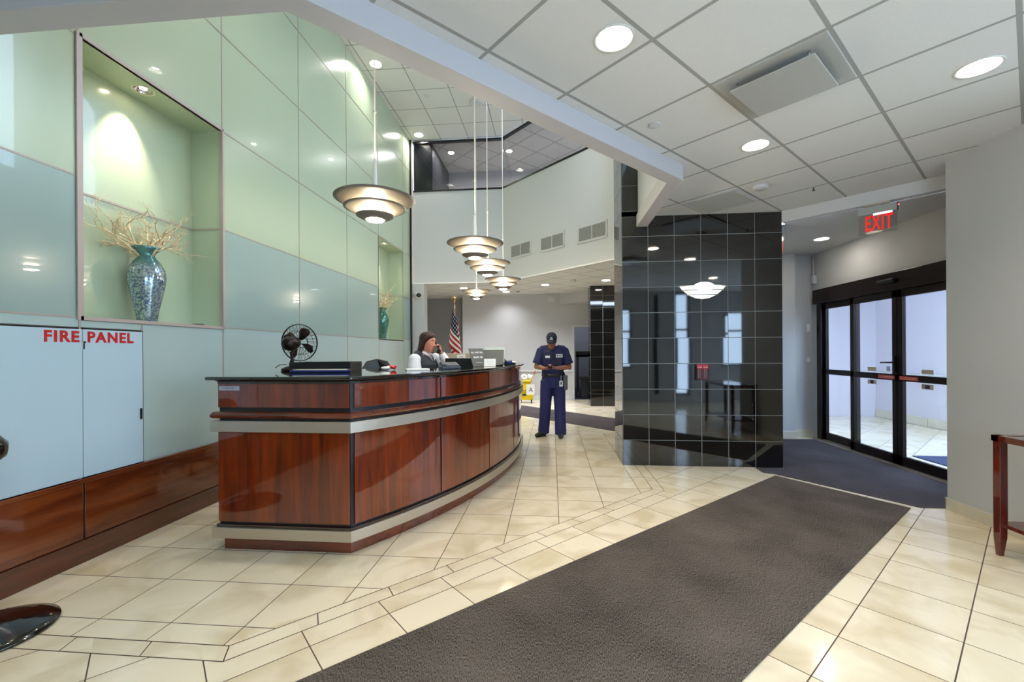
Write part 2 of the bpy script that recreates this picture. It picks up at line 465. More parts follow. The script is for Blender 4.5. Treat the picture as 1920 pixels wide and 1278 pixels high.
m = MB(); m.flat(far_poly, [circle(x, y, CR) for x, y in down_far], ZC, up=False)
struct(m.build('ceiling_back', M_CEIL, fixn=False))
high_poly = [(-3.5, 1.5), (-1.0, 1.5), (1.3, 3.8), (1.3, 7.3), (-1.0, 9.6), (-3.5, 9.6)]
m = MB(); m.flat(high_poly, [circle(x, y, CR) for x, y in down_high], ZH, up=False)
struct(m.build('ceiling_atrium', M_CEILH, fixn=False))
m = MB(); m.flat([(1.15, 5.95), (2.68, 5.95), (2.68, 5.462), (4.13, 4.012), (4.2, 4.012), (4.2, 7.4), (1.15, 7.4)], [circle(3.62, 6.18, 0.085)], ZV, up=False)
struct(m.build('ceiling_vestibule', M_WHITE, fixn=False))

# lip beam round the opening (near side): plan path, bottom 2.86
m = MB(); m.prism([(-3.1, 1.66), (-1.09, 1.66), (1.15, 3.90), (1.15, 5.318), (1.02, 5.318), (1.02, 3.955), (-1.145, 1.79), (-3.1, 1.79)], ZB, ZC + 0.02)
struct(m.build('trim_1', M_BEAM, bevel=0.006))
# atrium walls above the lip
CUT = 0.0
def wallseg(m, a, b, z0, z1, th):
    a, b = Vector((*a, 0)), Vector((*b, 0)); t = (b - a).normalized(); n = Vector((t.y, -t.x, 0)) * th
    m.prism([(a.x, a.y), (b.x, b.y), (b.x + n.x, b.y + n.y), (a.x + n.x, a.y + n.y)], z0, z1)
m = MB(); wallseg(m, (-3.3, 1.78), (-1.14, 1.78), ZC + 0.02, ZH, 0.1); wallseg(m, (-1.14, 1.78), (1.04, 3.96), ZC + 0.02, ZH, 0.1)
struct(m.build('wall_atrium_near', M_WHITE))
# right atrium wall: a high daylight window sits in it
m = MB(); wallseg(m, (1.04, 3.96), (1.04, 5.32), ZC + 0.02, 3.9, 0.1); wallseg(m, (1.04, 5.95), (1.04, 7.2), 2.88, 3.9, 0.1)
wallseg(m, (1.04, 3.96), (1.04, 7.2), 5.75, ZH, 0.1); wallseg(m, (1.04, 3.96), (1.04, 4.2), 3.9, 5.75, 0.1); wallseg(m, (1.04, 6.9), (1.04, 7.25), 3.9, 5.75, 0.1)
struct(m.build('wall_atrium_right', M_WHITE))
m = MB(); m.box(1.08, 1.10, 4.2, 5.32, 3.9, 5.75); m.box(1.08, 1.10, 5.95, 6.9, 3.9, 5.75)
struct(m.build('window_3', M_GLASS))

# far upper wall: straight part, then the diagonal
ZT = 4.90
YF = 9.35; SD = 8.30                # straight wall plane; diagonal x + y
XB = SD - YF                        # bend
LIP = 2.885
m = MB()
m.prism([(-3.1, YF), (XB, YF), (1.2, SD - 1.2), (1.2, SD - 1.2 + 0.2), (XB + 0.07, YF + 0.14), (-3.1, YF + 0.14)], LIP, ZT)
struct(m.build('wall_atrium_far', M_WHITE, bevel=0.004))
m = MB(); m.prism([(-3.1, YF - 0.012), (XB - 0.005, YF - 0.012), (1.2, SD - 1.2 - 0.017), (1.2, SD - 1.2), (XB, YF), (-3.1, YF)], LIP - 0.012, LIP + 0.012)
struct(m.build('trim_2', mat('bright_trim', (240, 240, 238), 0.4)))
m = MB(); m.box(-3.1, -2.80, YF, YF + 0.25, 0, LIP)
struct(m.build('wall_pilaster', M_WALL))
m = MB(); m.box(-3.06, -3.03, YF - 0.03, YF, LIP, ZH)
struct(m.build('trim_3', mat('corner_trim', (226, 214, 206), 0.5)))

m = MB(); m.box(-3.1, -3.065, YF - 0.04, YF, 0, ZH); struct(m.build('trim_11', M_BLACK))
# upper floor behind tinted glass
m = MB()
m.mi = 0; m.flat([(-3.05, YF), (XB, YF), (1.4, SD - 1.4), (2.6, 8.5), (2.6, 11.2), (-3.05, 11.2)], [circle(-0.95, 9.95, 0.07), circle(0.35, 9.05, 0.07), circle(-2.3, 9.9, .07), circle(1.6, 9.4, .07)], ZH - 0.06, up=False)
m.mi = 1; m.box(-3.05, 2.6, 11.0, 11.1, ZT, ZH)
m.mi = 2; m.box(-3.05, -2.62, YF + 0.1, 11.05, ZT, ZH)
m.mi = 1; m.box(2.3, 2.4, 8, 11.1, ZT, ZH)
m.mi = 3; m.flat([(-3.05, YF + .12), (XB, YF + .12), (1.4, SD - 1.4 + .12), (2.6, 8.5), (2.6, 11.2), (-3.05, 11.2)], [], ZT - 0.02)
struct(m.build('wall_upper_room', [M_CEIL, mat('upper_wall', (190, 190, 190), 0.8), mat('dark_return', (60, 62, 68), 0.3), mat('upper_carpet', (170, 168, 165), 0.9)], fixn=False))
m = MB()
m.vprism([(0, ZT + .03), (2.05, ZT + .03), (2.05, ZH - .06), (0, ZH - .06)], (-3.08, YF + 0.05), 90, 0.012)
m.vprism([(0, ZT + .03), (3.2, ZT + .03), (3.2, ZH - .06), (0, ZH - .06)], (XB, YF + 0.05), 135, 0.012)
struct(m.build('window_4', glass_mat('tinted_glass', (206, 207, 210), 0.8, 1.0)))
m = MB()
for z0, z1 in ((ZT, ZT + 0.035), (ZH - 0.075, ZH - 0.035)):
    m.prism([(-3.1, YF - .01), (XB, YF - .01), (1.2, SD - 1.2 - .014), (1.2, SD - 1.2 + .07), (XB + .02, YF + .06), (-3.1, YF + .06)], z0, z1)
struct(m.build('trim_4', M_BLACK))

# fascia above the vestibule
m = MB(); wallseg(m, (2.68, 5.32), (4.05, 3.95), ZV, ZC + 0.01, -0.1)
struct(m.build('trim_5', M_WHITE))

# ------------------------------------------------------------------ left wall: glass panels, joints, niches
XL = -3.10
ys = [-1.18, 0.07, 1.33, 2.585, 3.84, 5.095, 6.35, 7.56, 8.86, 9.45]
zs = [0.55, 1.62, 2.55, 3.48, 4.40, 5.35, 6.05]
niche_cells = {(3, 1), (3, 2), (7, 1), (7, 2)}
fire_y0, fire_y1, fire_z0, fire_z1 = 1.36, 3.025, 0.56, 1.545
m = MB()
for i in range(len(ys) - 1):
    for j in range(len(zs) - 1):
        if (i, j) in niche_cells: continue
        m.mi = (3, 2, 0, 0, 0, 0)[j]
        a, b, c, d = ys[i] + .004, ys[i + 1] - .004, zs[j] + .004, zs[j + 1] - .004
        if j == 0 and i == 2: m.box(XL - .02, XL, a, b, fire_z1 + .01, d); continue
        if j == 0 and i == 3: m.box(XL - .02, XL, a, fire_y1 - .003, fire_z1 + .01, d); m.box(XL - .02, XL, fire_y1 + .006, b, c, d); continue
        m.box(XL - .02, XL, a, b, c, d)
m.mi = 1; m.box(XL - .05, XL - .022, -1.8, 2.55, 0, ZH); m.box(XL - .05, XL - .022, 2.55, 3.87, 0, 1.59); m.box(XL - .05, XL - .022, 2.55, 3.87, 3.51, ZH)
m.box(XL - .05, XL - .022, 3.87, 7.53, 0, ZH); m.box(XL - .05, XL - .022, 7.53, 8.89, 0, 1.59); m.box(XL - .05, XL - .022, 7.53, 8.89, 3.51, ZH); m.box(XL - .05, XL - .022, 8.89, 9.45, 0, ZH)
struct(m.build('wall_left', [M_GLASSW, M_TRIM, M_GLASSM, M_GLASSL]))
m = MB(); w = .006
for y in ys:
    segs = [(0.55, ZH)]
    for i0, i1 in segs: m.box(XL - .015, XL + .004, y - w, y + w, i0, i1)
m.box(XL - .015, XL + .004, 3.02 - .004, 3.02 + .004, fire_z1, 1.62)
for z in zs[1:-1]:
    for i in range(len(ys) - 1):
        if z == 2.55 and i in (3, 7): continue
        m.box(XL - .015, XL + .004, ys[i], ys[i + 1], z - w, z + w)
struct(m.build('trim_6', M_TRIM))
for k, (y0, y1) in enumerate(((2.585, 3.84), (7.56, 8.86))):
    D = 0.31; z0, z1 = 1.62, 3.48
    m = MB(); m.mi = 0
    m.box(XL - D - .02, XL - D, y0, y1, z0, 2.546); m.box(XL - D - .02, XL - D, y0, y1, 2.554, z1)
    m.box(XL - D, XL, y1, y1 + .02, z0, 2.546); m.box(XL - D, XL, y1, y1 + .02, 2.554, z1)
    m.box(XL - D, XL, y0 - .02, y0, z0, z1)
    m.box(XL - D, XL, y0, y1, z0 - .02, z0)
    m.mi = 2; m.flat([(XL - D, y0), (XL, y0), (XL, y1), (XL - D, y1)], [circle(XL - .14, (y0 + y1) / 2 - .03, .06)], z1)
    m.mi = 1; m.box(XL - D, XL - D + .008, y0, y1, 2.542, 2.558); m.box(XL - D, XL, y1 - .006, y1, 2.542, 2.558)
    struct(m.build('wall_niche', [M_GLASSW, M_TRIM, M_GLASSW], fixn=False))
    if k == 0:
        m = MB(); t = .018
        m.box(XL - .02, XL + .014, y0 - t, y0 + t, z0 - t, z1 + t); m.box(XL - .02, XL + .014, y1 - t * .6, y1 + t * .6, z0 - t, z1 + t)
        m.box(XL - .02, XL + .014, y0, y1, z0 - t, z0 + .008); m.box(XL - .02, XL + .014, y0, y1, z1 - .006, z1 + t)
        struct(m.build('trim_7', mat('niche_frame', (178, 164, 156), 0.4, metal=0.15)))
# wainscot
m = MB()
seams = [-1.8, -0.9, 0.1, 1.1, 2.6, 4.35, 6.1, 7.9, 9.4]
for a, b in zip(seams, seams[1:]): m.box(XL - .02, XL + .012, a + .006, b - .006, .155, .525)
m.mi = 1; m.box(XL - .02, XL + .004, -1.8, 9.4, .15, .53)
m.mi = 2; m.box(XL - .02, XL + .018, -1.8, 9.4, .0, .15)
m.mi = 0; m.box(XL - .02, XL + .022, -1.8, 9.4, .527, .553)
struct(m.build('baseboard_left', [wood_mat('wainscot_wood', (84, 32, 12), (128, 62, 26), 'Y'), M_BLACK, wood_mat('wainscot_base', (66, 26, 12), (96, 44, 22), 'Y', .2)], bevel=.003))

# ------------------------------------------------------------------ right and back walls
m = MB(); m.box(3.38, 3.50, 2.6, 4.05, 0, ZC + .01); struct(m.build('wall_right', M_WALL))
m = MB(); m.box(3.368, 3.38, 2.6, 4.06, 0, .1); m.box(3.368, 3.5, 4.05, 4.062, 0, .1); struct(m.build('baseboard_right', M_STONE, bevel=.002))
m = MB(); m.box(3.38, 5.6, 2.5, 2.6, 0, ZC); struct(m.build('wall_return', M_WALL))
# door wall x = 4.10
m = MB(); m.box(4.10, 4.25, 3.9, 7.4, 2.285, 3.0); m.box(4.10, 4.25, 7.09, 7.4, 0, 2.3); m.box(4.10, 4.25, 2.5, 4.3, 0, 3.0)
struct(m.build('wall_entrance', M_WALL))
m = MB(); m.box(2.2, 4.12, 7.25, 7.4, 0, ZC); m.box(3.0, 3.74, 7.05, 7.26, 0, ZC); struct(m.build('wall_nook', M_WALL))
m = MB(); m.box(3.74, 4.1, 7.235, 7.25, 0, .12); m.box(2.7, 3.752, 7.035, 7.05, 0, .12); struct(m.build('baseboard_nook', M_STONE, bevel=.002))
# behind the camera: windows to the daylight
def window_wall(name, wname, p0, ang, length, openings, th=0.12, top=ZC):
    m = MB(); a = R(ang); cur = 0.0
    for u0, u1, z0, z1 in openings:
        if u0 > cur: m.vprism([(cur, 0), (u0, 0), (u0, top), (cur, top)], p0, ang, th)
        if z0 > 0: m.vprism([(u0, 0), (u1, 0), (u1, z0), (u0, z0)], p0, ang, th)
        if z1 < top: m.vprism([(u0, z1), (u1, z1), (u1, top), (u0, top)], p0, ang, th)
        cur = u1
    if cur < length: m.vprism([(cur, 0), (length, 0), (length, top), (cur, top)], p0, ang, th)
    struct(m.build(name, M_WALL))
    fr = MB(); gl = MB()
    for u0, u1, z0, z1 in openings:
        for q in ((u0, u0 + .05, z0, z1), (u1 - .05, u1, z0, z1), (u0, u1, z0, z0 + .05), (u0, u1, z1 - .05, z1), (u0, u1, z0 + (z1 - z0) * .62, z0 + (z1 - z0) * .62 + .05)):
            fr.vprism([(q[0], q[2]), (q[1], q[2]), (q[1], q[3]), (q[0], q[3])], p0, ang, th * .8)
        gl.vprism([(u0, z0), (u1, z0), (u1, z1), (u0, z1)], (p0[0] + math.cos(a) * .05, p0[1] - math.sin(a) * .05), ang, .01)
    f = struct(fr.build(wname, M_BRONZE)); gl.build('pane', M_GLASS, f)
window_wall('wall_back', 'window_1', (5.6, -1.6), -90, 8.8, [(0.25, 1.0, .95, 2.4), (1.85, 2.25, .2, 2.95), (2.7, 2.8, .2, 2.9), (3.4, 5.6, .9, 2.5)], -0.12)
window_wall('wall_window_side', 'window_2', (5.5, -1.6), 0, 4.2, [(0.3, 1.5, .15, 2.85), (1.65, 2.8, .15, 2.85), (2.95, 4.1, .15, 2.85)])
# far zone walls
m = MB(); m.box(-2.55, .60, 12.3, 12.42, 0, ZC); m.box(.60, 1.14, 12.3, 12.42, 2.06, ZC); m.box(1.14, 3.2, 12.3, 12.42, 0, ZC)
m.box(-2.55, -2.45, 12.42, 12.95, 0, ZC)
struct(m.build('wall_far', M_WALL))
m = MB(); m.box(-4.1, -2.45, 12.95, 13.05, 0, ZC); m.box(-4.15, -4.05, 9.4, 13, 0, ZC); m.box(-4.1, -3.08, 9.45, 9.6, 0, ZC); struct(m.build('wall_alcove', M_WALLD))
m = MB(); m.prism([(.23, 12.3), (1.4, 11.25), (2.2, 11.25), (2.2, 12.3)], 2.69, ZC); struct(m.build('trim_8', M_WALL))
m = MB(); m.box(-2.55, .56, 12.27, 12.3, .79, .84); m.box(-2.55, .56, 12.28, 12.3, .0, .12); struct(m.build('baseboard_far', M_WHITE, bevel=.004))
m = MB(); m.box(3.1, 3.2, 7.3, 12.4, 0, ZC); struct(m.build('wall_far_right', M_WALL))
# gym doorway
m = MB(); m.box(.58, .635, 12.27, 12.44, 0, 2.10); m.box(1.11, 1.165, 12.27, 12.44, 0, 2.10); m.box(.635, 1.11, 12.275, 12.435, 2.05, 2.10)
struct(m.build('trim_9', M_WHITE, bevel=.004))
m = MB(); m.mi = 0; m.box(-.6, 2.6, 14.6, 14.7, 0, 2.8); m.box(-.6, -.5, 12.42, 14.7, 0, 2.8); m.box(2.5, 2.6, 12.42, 14.7, 0, 2.8); m.mi = 1; m.box(-.6, 2.6, 12.42, 14.7, 2.75, 2.8); m.mi = 2; m.box(-.6, 2.6, 12.42, 14.7, .001, .006)
struct(m.build('wall_gym', [mat('gym_wall', (120, 124, 136), 0.7), M_WHITE, mat('gym_carpet', (52, 56, 92), 0.9)]))

# outside the entrance: an outer vestibule left open to the sky to let daylight in
M_OUT = mat('outer_wall', (208, 202, 212), 0.7)
m = MB(); m.box(6.6, 6.75, 1.5, 9.6, 0, 3.0); m.box(4.25, 6.75, 9.5, 9.6, 0, 3.0); m.box(4.25, 6.75, 6.6, 9.6, 3.0, 3.1); struct(m.build('wall_outer', M_OUT))  # the roof slab over the far part is added to dim the daylight
m = MB(); m.mi = 0; m.box(6.54, 6.6, 1.5, 9.5, .83, .93); m.mi = 1
for k in range(13): m.box(6.58, 6.6, 1.5 + k * .615, 1.5 + k * .615 + .605, .005, .16)
struct(m.build('trim_10', [M_WHITE, M_STONE], bevel=.003))
# ------------------------------------------------------------------ tiled columns
M_TILE = mat('black_tile', (5, 5, 6), 0.04, spec=0.5, ior=1.8)
M_TGROUT = mat('tile_grout', (150, 152, 150), 0.5)
def tiled_column(name, label, x0, x1, y0, y1, z1, pitch, tall=None):
    t = MB(); g = MB(); rnd = random.Random(3); gw = .0035
    def face(o, u, v_max, u_max, n):
        # o origin, u unit along, n outward normal
        nu = round(u_max / pitch); k = 0
        uu = Vector(u); nn = Vector(n); z = 0.0
        while z < v_max - .01:
            zt = min(z + pitch, v_max)
            for i in range(nu):
                tx, tz = rnd.gauss(0, .0016), rnd.gauss(0, .0016)
                c = []
                for du, dz in ((0, 0), (1, 0), (1, 1), (0, 1)):
                    a = i * pitch * (u_max / (nu * pitch)) + (gw if du == 0 else u_max / nu - gw); b = z + gw if dz == 0 else zt - gw
                    dd = .004 + tx * (du - .5) * .3 + tz * (dz - .5) * .3
                    c.append(Vector(o) + uu * a + Vector((0, 0, b)) + nn * dd)
                t.quad(*c)
            z = zt
    face((x0, y0, 0), (1, 0, 0), z1, x1 - x0, (0, -1, 0))
    face((x0, y1, 0), (0, -1, 0), tall or z1, y1 - y0, (-1, 0, 0))
    face((x1, y0, 0), (0, 1, 0), z1, y1 - y0, (1, 0, 0))
    if tall:
        zz = z1
        sv = t
    g.box(x0, x1, y0, y1, 0, z1 + .06)
    if tall:
        g.box(x0, x0 + pitch, y0, y1, z1, tall)
        z = math.ceil(z1 / pitch) * pitch
        while z < tall:
            zt = min(z + pitch, tall)
            a = [Vector((x0 + gw, y0 - .004, z + gw)), Vector((x0 + pitch - gw, y0 - .004, z + gw)), Vector((x0 + pitch - gw, y0 - .004, zt - gw)), Vector((x0 + gw, y0 - .004, zt - gw))]
            t.quad(*a); z = zt
    r = struct(g.build(name, M_TGROUT))
    t.build('tile_cladding', M_TILE, r, fixn=False)
    return r
tiled_column('column', '', .85, 2.68, 5.32, 5.95, ZC - .002, .305, tall=ZH - .01)
tiled_column('column', '', .96, 2.18, 10.9, 11.5, ZC - .002, .305)

# ------------------------------------------------------------------ reception desk
CX_, CY_, RR = -5.42, 5.75, 5.0
def arc(t0, t1, n=40, r=RR): return [(CX_ + r * math.cos(R(t0 + (t1 - t0) * i / n)), CY_ + r * math.sin(R(t0 + (t1 - t0) * i / n))) for i in range(n + 1)]
T0, T1 = -35.75, 7.0
c0 = arc(T0, T1)[0]
YE = c0[1]
path = [(-2.335, YE + 1.1), (-2.335, YE), c0] + arc(T0, T1)[1:]
endp = path[-1]
path_full = path + [(endp[0] - .5, endp[1] - .06)]
desk = thing('reception_desk', 'curved cherry wood reception desk with black glossy top and steel bands', 'reception desk', (-1.4, 4.2, 0))
def dband(name, mt, d0, d1, z0, z1, bevel=.003, p=None):
    m = MB(); m.sweep(p or path_full, d0, d1, z0, z1); return m.build(name, mt, desk, bevel=bevel)
dband('toe_kick', M_WOODH, -.16, -.03, 0, .100)
dband('steel_band', M_STEEL, -.10, .022, .094, .168)
dband('base_rail', mat('dark_red_wood', (48, 14, 10), 0.2, coat=1, coat_r=.05), -.10, .004, .168, .186)
dband('carcass', M_BLACK, -.14, -.012, .18, 1.19)
dband('steel_band', M_STEEL, -.10, .026, .832, .908)
m = MB(); m.sweep_prof(path_full, [(-.05, .924), (.015, .924), (.026, .932), (.030, .945), (.024, .955), (.022, .962), (.010, .970), (-.05, .972)]); m.build('chair_rail', M_WOODH, desk)
m = MB(); m.sweep_prof(path_full, [(-.1, 1.165), (-.004, 1.165), (-.004, 1.178), (.012, 1.190), (-.1, 1.190)]); m.build('neck_moulding', M_GLOSSB, desk)
def seg(t0, t1): return arc(t0, t1, 14)
G = .10
pieces = [[(-2.335, YE + 1.1), (-2.335, YE + .03)], [(-2.325, YE), (c0[0] - .012, YE)], seg(T0 + .35, -26 - G), seg(-26 + G, -16.6 - G), seg(-16.6 + G, -6.9 - G), seg(-6.9 + G, T1)]
for pc in pieces:
    m = MB(); m.sweep(pc, -.03, 0, .204, .826); m.build('lower_panel', M_WOOD, desk, bevel=.003)
    m = MB(); m.sweep(pc, -.03, 0, .998, 1.166); m.build('upper_panel', M_WOOD, desk, bevel=.003)
# countertop: bullnosed slab over the deep block and the curved ledge
outer = offset([(-2.335, YE + 1.2), (-2.335, YE), c0] + arc(T0, T1)[1:], .05)
inner = arc(T1, -14, 24, RR - .38)
poly = outer + inner + [(CX_ + 4.3 * math.cos(R(-16)), YE + 1.25), (-2.385, YE + 1.25)]
m = MB(); m.prism(poly, 1.190, 1.2145); m.build('countertop', M_GLOSSB, desk, bevel=.009, seg=3)
ia = arc(T1, -14, 24, RR - .3)
m = MB(); m.prism(arc(-13.5, T1, 16, RR - .16) + arc(T1, -13.5, 16, RR - .95), .74, .77); m.build('work_surface', mat('worktop_grey', (120, 116, 110), .5), desk, bevel=.004)
pl = MB(); pl.box(-2.312, -2.162, YE - .006, YE - .0002, 1.118, 1.148)
npl = pl.build('name_plate', mat('plate_silver', (176, 176, 186), .35, metal=.3), desk, bevel=.001)
m = MB(); m.text('TOWER MAIL', .0145, Matrix.Translation((-2.237, YE - .0068, 1.133)) @ Matrix.Rotation(PI / 2, 4, 'X'), .0002)
m.build('lettering', M_INK, npl)

# ------------------------------------------------------------------ fire panel doors in the left wall
fp = thing('fire_panel_cabinet', 'fire panel cupboard doors with painted-in blue daylight and red lettering in the glass wall', 'cabinet', (XL, 2.3, .56))
m = MB(); m.box(XL - .03, XL + .003, fire_y0, fire_y1 + .004, fire_z0 - .004, fire_z1 + .004)
m.build('door_surround', M_BRONZE, fp)
d1 = MB(); d1.box(XL - .02, XL + .008, fire_y0 + .004, 2.597, fire_z0, fire_z1 - .004); d1 = d1.build('door', M_FIRE, fp, bevel=.002)
d2 = MB(); d2.box(XL - .02, XL + .008, 2.601, fire_y1 - .004, fire_z0, fire_z1 - .004); d2 = d2.build('door', M_FIRE, fp, bevel=.002)
m = MB(); m.box(XL + .008, XL + .020, 2.995, 3.006, .885, .965); m.build('handle', M_BLACK, d2, bevel=.002)
m = MB(); m.cyl((XL + .008, 2.600, 1.455), (XL + .022, 2.600, 1.455), .008); m.box(XL + .008, XL + .016, 2.594, 2.606, 1.41, 1.45); m.build('lock', M_CHROME, d1)
MT = Matrix.Rotation(PI / 2, 4, 'Z') @ Matrix.Rotation(PI / 2, 4, 'X')
def yt(y, z): return Matrix.Translation((XL + .0095, y, z)) @ MT
m = MB(); m.text('FIRE', .098, yt(2.475, 1.487), .001, .0034, spacing=1.16); m.build('lettering', M_RED, d1)
m = MB(); m.text('PANEL', .098, yt(2.785, 1.487), .001, .0034, spacing=1.16); m.build('lettering', M_RED, d2)

# ------------------------------------------------------------------ entrance doors (x = 4.10)
XD = 4.10
ent = bpy.data.objects.new('door_1', None); COL.objects.link(ent); ent.location = (XD, 6.0, 0); struct(ent)
m = MB(); m.box(XD - .09, XD + .10, 4.1, 7.085, 2.07, 2.285); hd = m.build('header', M_BRONZE, ent, bevel=.004)
m = MB(); m.box(XD - .14, XD - .09, 5.44, 5.70, 2.16, 2.21); m.build('motion_sensor', M_BLACK, hd, bevel=.012)
m = MB(); m.box(XD - .03, XD + .08, 6.98, 7.085, 0, 2.08); m.build('jamb', M_BRONZE, ent, bevel=.004)
def leaf(name, y0, y1, x, stile=.055):
    m = MB(); t = .022
    m.box(x - t, x + t, y0, y0 + stile, .02, 2.07); m.box(x - t, x + t, y1 - stile, y1, .02, 2.07)
    m.box(x - t, x + t, y0, y1, .02, .13); m.box(x - t, x + t, y0, y1, 1.985, 2.07); m.box(x - t, x + t, y0, y1, 1.005, 1.08)
    o = m.build(name, M_BRONZE, ent, bevel=.003)
    for z0, z1 in ((.13, 1.005), (1.08, 1.985)):
        g = MB(); g.box(x - .004, x + .004, y0 + stile, y1 - stile, z0, z1); g.build('glass_pane', M_GLASS, o)
    return o
l0 = leaf('side_panel', 6.26, 6.98, XD + .03)
l1 = leaf('sliding_leaf', 5.50, 6.30, XD - .03, .07)
l2 = leaf('sliding_leaf', 4.70, 5.49, XD - .03, .07)
l3 = leaf('side_panel', 4.1, 4.76, XD + .03)
m = MB(); m.box(XD - .075, XD - .05, 5.50, 5.53, 1.10, 1.30); m.tube([(XD - .07, 5.515, 1.22), (XD - .11, 5.52, 1.22), (XD - .115, 5.66, 1.215)], .010, 8); m.build('lever_handle', M_BLACK, l1)
m = MB(); m.box(XD - .054, XD - .05, 5.60, 5.655, 1.11, 1.17); m.build('deadbolt', M_CHROME, l1, bevel=.004)
M_STICKR = mat('red_sticker', (214, 92, 80), .5)
M_STICKC = mat('cream_sticker', (214, 204, 186), .5)
for lf, a, b in ((l1, 5.53, 5.79), (l2, 5.20, 5.46)):
    m = MB(); m.box(XD - .0535, XD - .0525, a, b, 1.02, 1.062); st = m.build('safety_sticker', M_STICKR, lf)
    m = MB()
    for k_ in range(2): m.box(XD - .0540, XD - .0535, a + .03, b - .03 - .05 * k_, 1.030 + .014 * k_, 1.034 + .014 * k_)
    m.build('print_lines', mat('sticker_print', (238, 196, 186), .5), st)
for lf, y in ((l1, 5.92), (l2, 5.10)):
    m = MB(); m.box(XD - .036, XD - .035, y - .075, y + .075, 1.10, 1.15); m.build('notice_sticker', M_STICKC, lf)
    m = MB(); m.mi = 0; m.box(XD - .036, XD - .035, y - .075, y + .075, .935, .99); m.mi = 1; m.box(XD - .037, XD - .036, y - .028, y + .028, .942, .983); m.build('notice_sticker', [M_STICKC, mat('dark_blue', (34, 44, 92), .5)], lf)
m = MB(); m.box(XD - .10, XD + .12, 4.1, 7.09, 0, .015); m.build('threshold', M_STEEL, ent, bevel=.004)
m = MB(); m.box(XD - .03, XD - .015, 7.03, 7.075, 1.60, 1.75); m.build('warning_sticker', mat('yellow_sticker', (226, 204, 40), .5), ent)

# ------------------------------------------------------------------ carpets and mats
def mat_slab(name, poly, z1, mt, label, cat, group=None):
    m = MB(); m.prism(poly, .0, z1); o = m.build(name, mt, loc=(poly[0][0], poly[0][1], 0), bevel=.003); return tag(o, label, cat, group)
mat_slab('runner_carpet', [(2.42, 4.97), (3.08, 4.04), (.78, 1.88), (-1.2, -.10), (-2.30, .55), (-1.07, 1.72), (.46, 3.16)], .009, carpet_mat('runner_pile', (34, 30, 28), (120, 110, 102), 0), 'long dark brown ribbed carpet runner laid diagonally across the foreground tiles', 'carpet')
mat_slab('entrance_mat', [(2.36, 5.30), (2.35, 5.09), (2.45, 5.05), (3.18, 4.06), (3.5, 4.07), (3.99, 4.07), (3.99, 7.02), (2.70, 7.02), (2.70, 5.30)], .007, carpet_mat('entrance_pile', (50, 46, 50), (98, 92, 98), 0), 'dark grey carpet mat filling the nook inside the glass entrance doors', 'mat')
mat_slab('floor_runner', [(-1.6, 11.8), (1.9, 8.30), (1.9, 6.70), (-1.6, 10.2)], .008, carpet_mat('far_pile', (58, 52, 52), (98, 90, 90), R(-45)), 'dark grey carpet runner crossing the floor behind the standing man', 'carpet')
mat_slab('outdoor_mat', [(4.6, 4.0), (6.2, 4.0), (6.2, 6.0), (4.6, 6.0)], .012, carpet_mat('outdoor_pile', (52, 56, 80), (90, 94, 124), 0), 'blue grey mat outside the glass entrance doors', 'mat')
# ------------------------------------------------------------------ recessed lamps
M_RIM = mat('lamp_rim', (226, 226, 222), 0.4)
def downlight(x, y, z, label, group, depth=.10, r=CR, lamp=None):
    t = thing('recessed_downlight', label, 'ceiling light', (x, y, z), 0, group)
    m = MB(); m.lathe([(r - .002, 0), (r + .014, -.004), (r + .014, -.001), (r - .002, .004)], (x, y, z), 32, close=True); m.build('trim_ring', M_RIM, t)
    m = MB(); m.lathe([(r - .001, -.002), (r - .008, .05), (r - .02, depth), (0, depth)], (x, y, z), 32); m.build('reflector', M_CAN, t)
    if depth > .07: m = MB(); m.lathe([(r - .009, .046), (r - .016, .049), (r - .017, .056), (r - .009, .056)], (x, y, z), 32, close=True); m.build('baffle_ring', M_INK, t)
    m = MB(); m.lathe([(0, depth - .035), (r * .55, depth - .03), (r * .72, depth - .012), (0, depth - .008)], (x, y, z), 24); m.build('lamp', lamp or M_LAMP, t)
    return t
low_lab = ['recessed downlight directly beside the diagonal beam, nearest overhead', 'recessed downlight beyond the square air diffuser, towards the black tiled column', 'recessed downlight near the right wall, right of the square air diffuser']
for (x, y), lb in zip(down_low, low_lab): downlight(x, y, ZC, lb, 'downlights in the low front ceiling')
for x, y in down_behind: downlight(x, y, ZC, 'recessed downlight in the low ceiling outside the picture', 'downlights outside the picture')
for (x, y), lb in zip(down_far, ['recessed downlight at the back wall, throwing a pool of light on the grey wall', 'recessed downlight in the back ceiling between the flag wall and the far column', 'recessed downlight in the back ceiling beside the smoke detector near the far column', 'recessed downlight in the back ceiling partly behind the lowest hanging pendant']):
    downlight(x, y, ZC, lb, 'downlights in the back ceiling', lamp=emat('wash_lamp', (246, 248, 255), 240) if y > 11.5 else M_LAMPF)
for (x, y), lb in zip(down_high, ['bright recessed downlight high in the atrium ceiling beside the nearest pendant rod', 'bright recessed downlight high in the atrium ceiling at the far end of the glass wall'] + ['bright recessed downlight high in the atrium ceiling hidden above the beam'] * 3):
    downlight(x, y, ZH, lb, 'downlights in the high atrium ceiling' if 'hidden' not in lb else 'atrium downlights hidden above the beam', .08, CR, M_LAMPH)
downlight(3.62, 6.18, ZV, 'flush round downlight in the vestibule ceiling before the entrance doors', None, .03, .085, emat('vestibule_lamp', (255, 246, 232), 60))
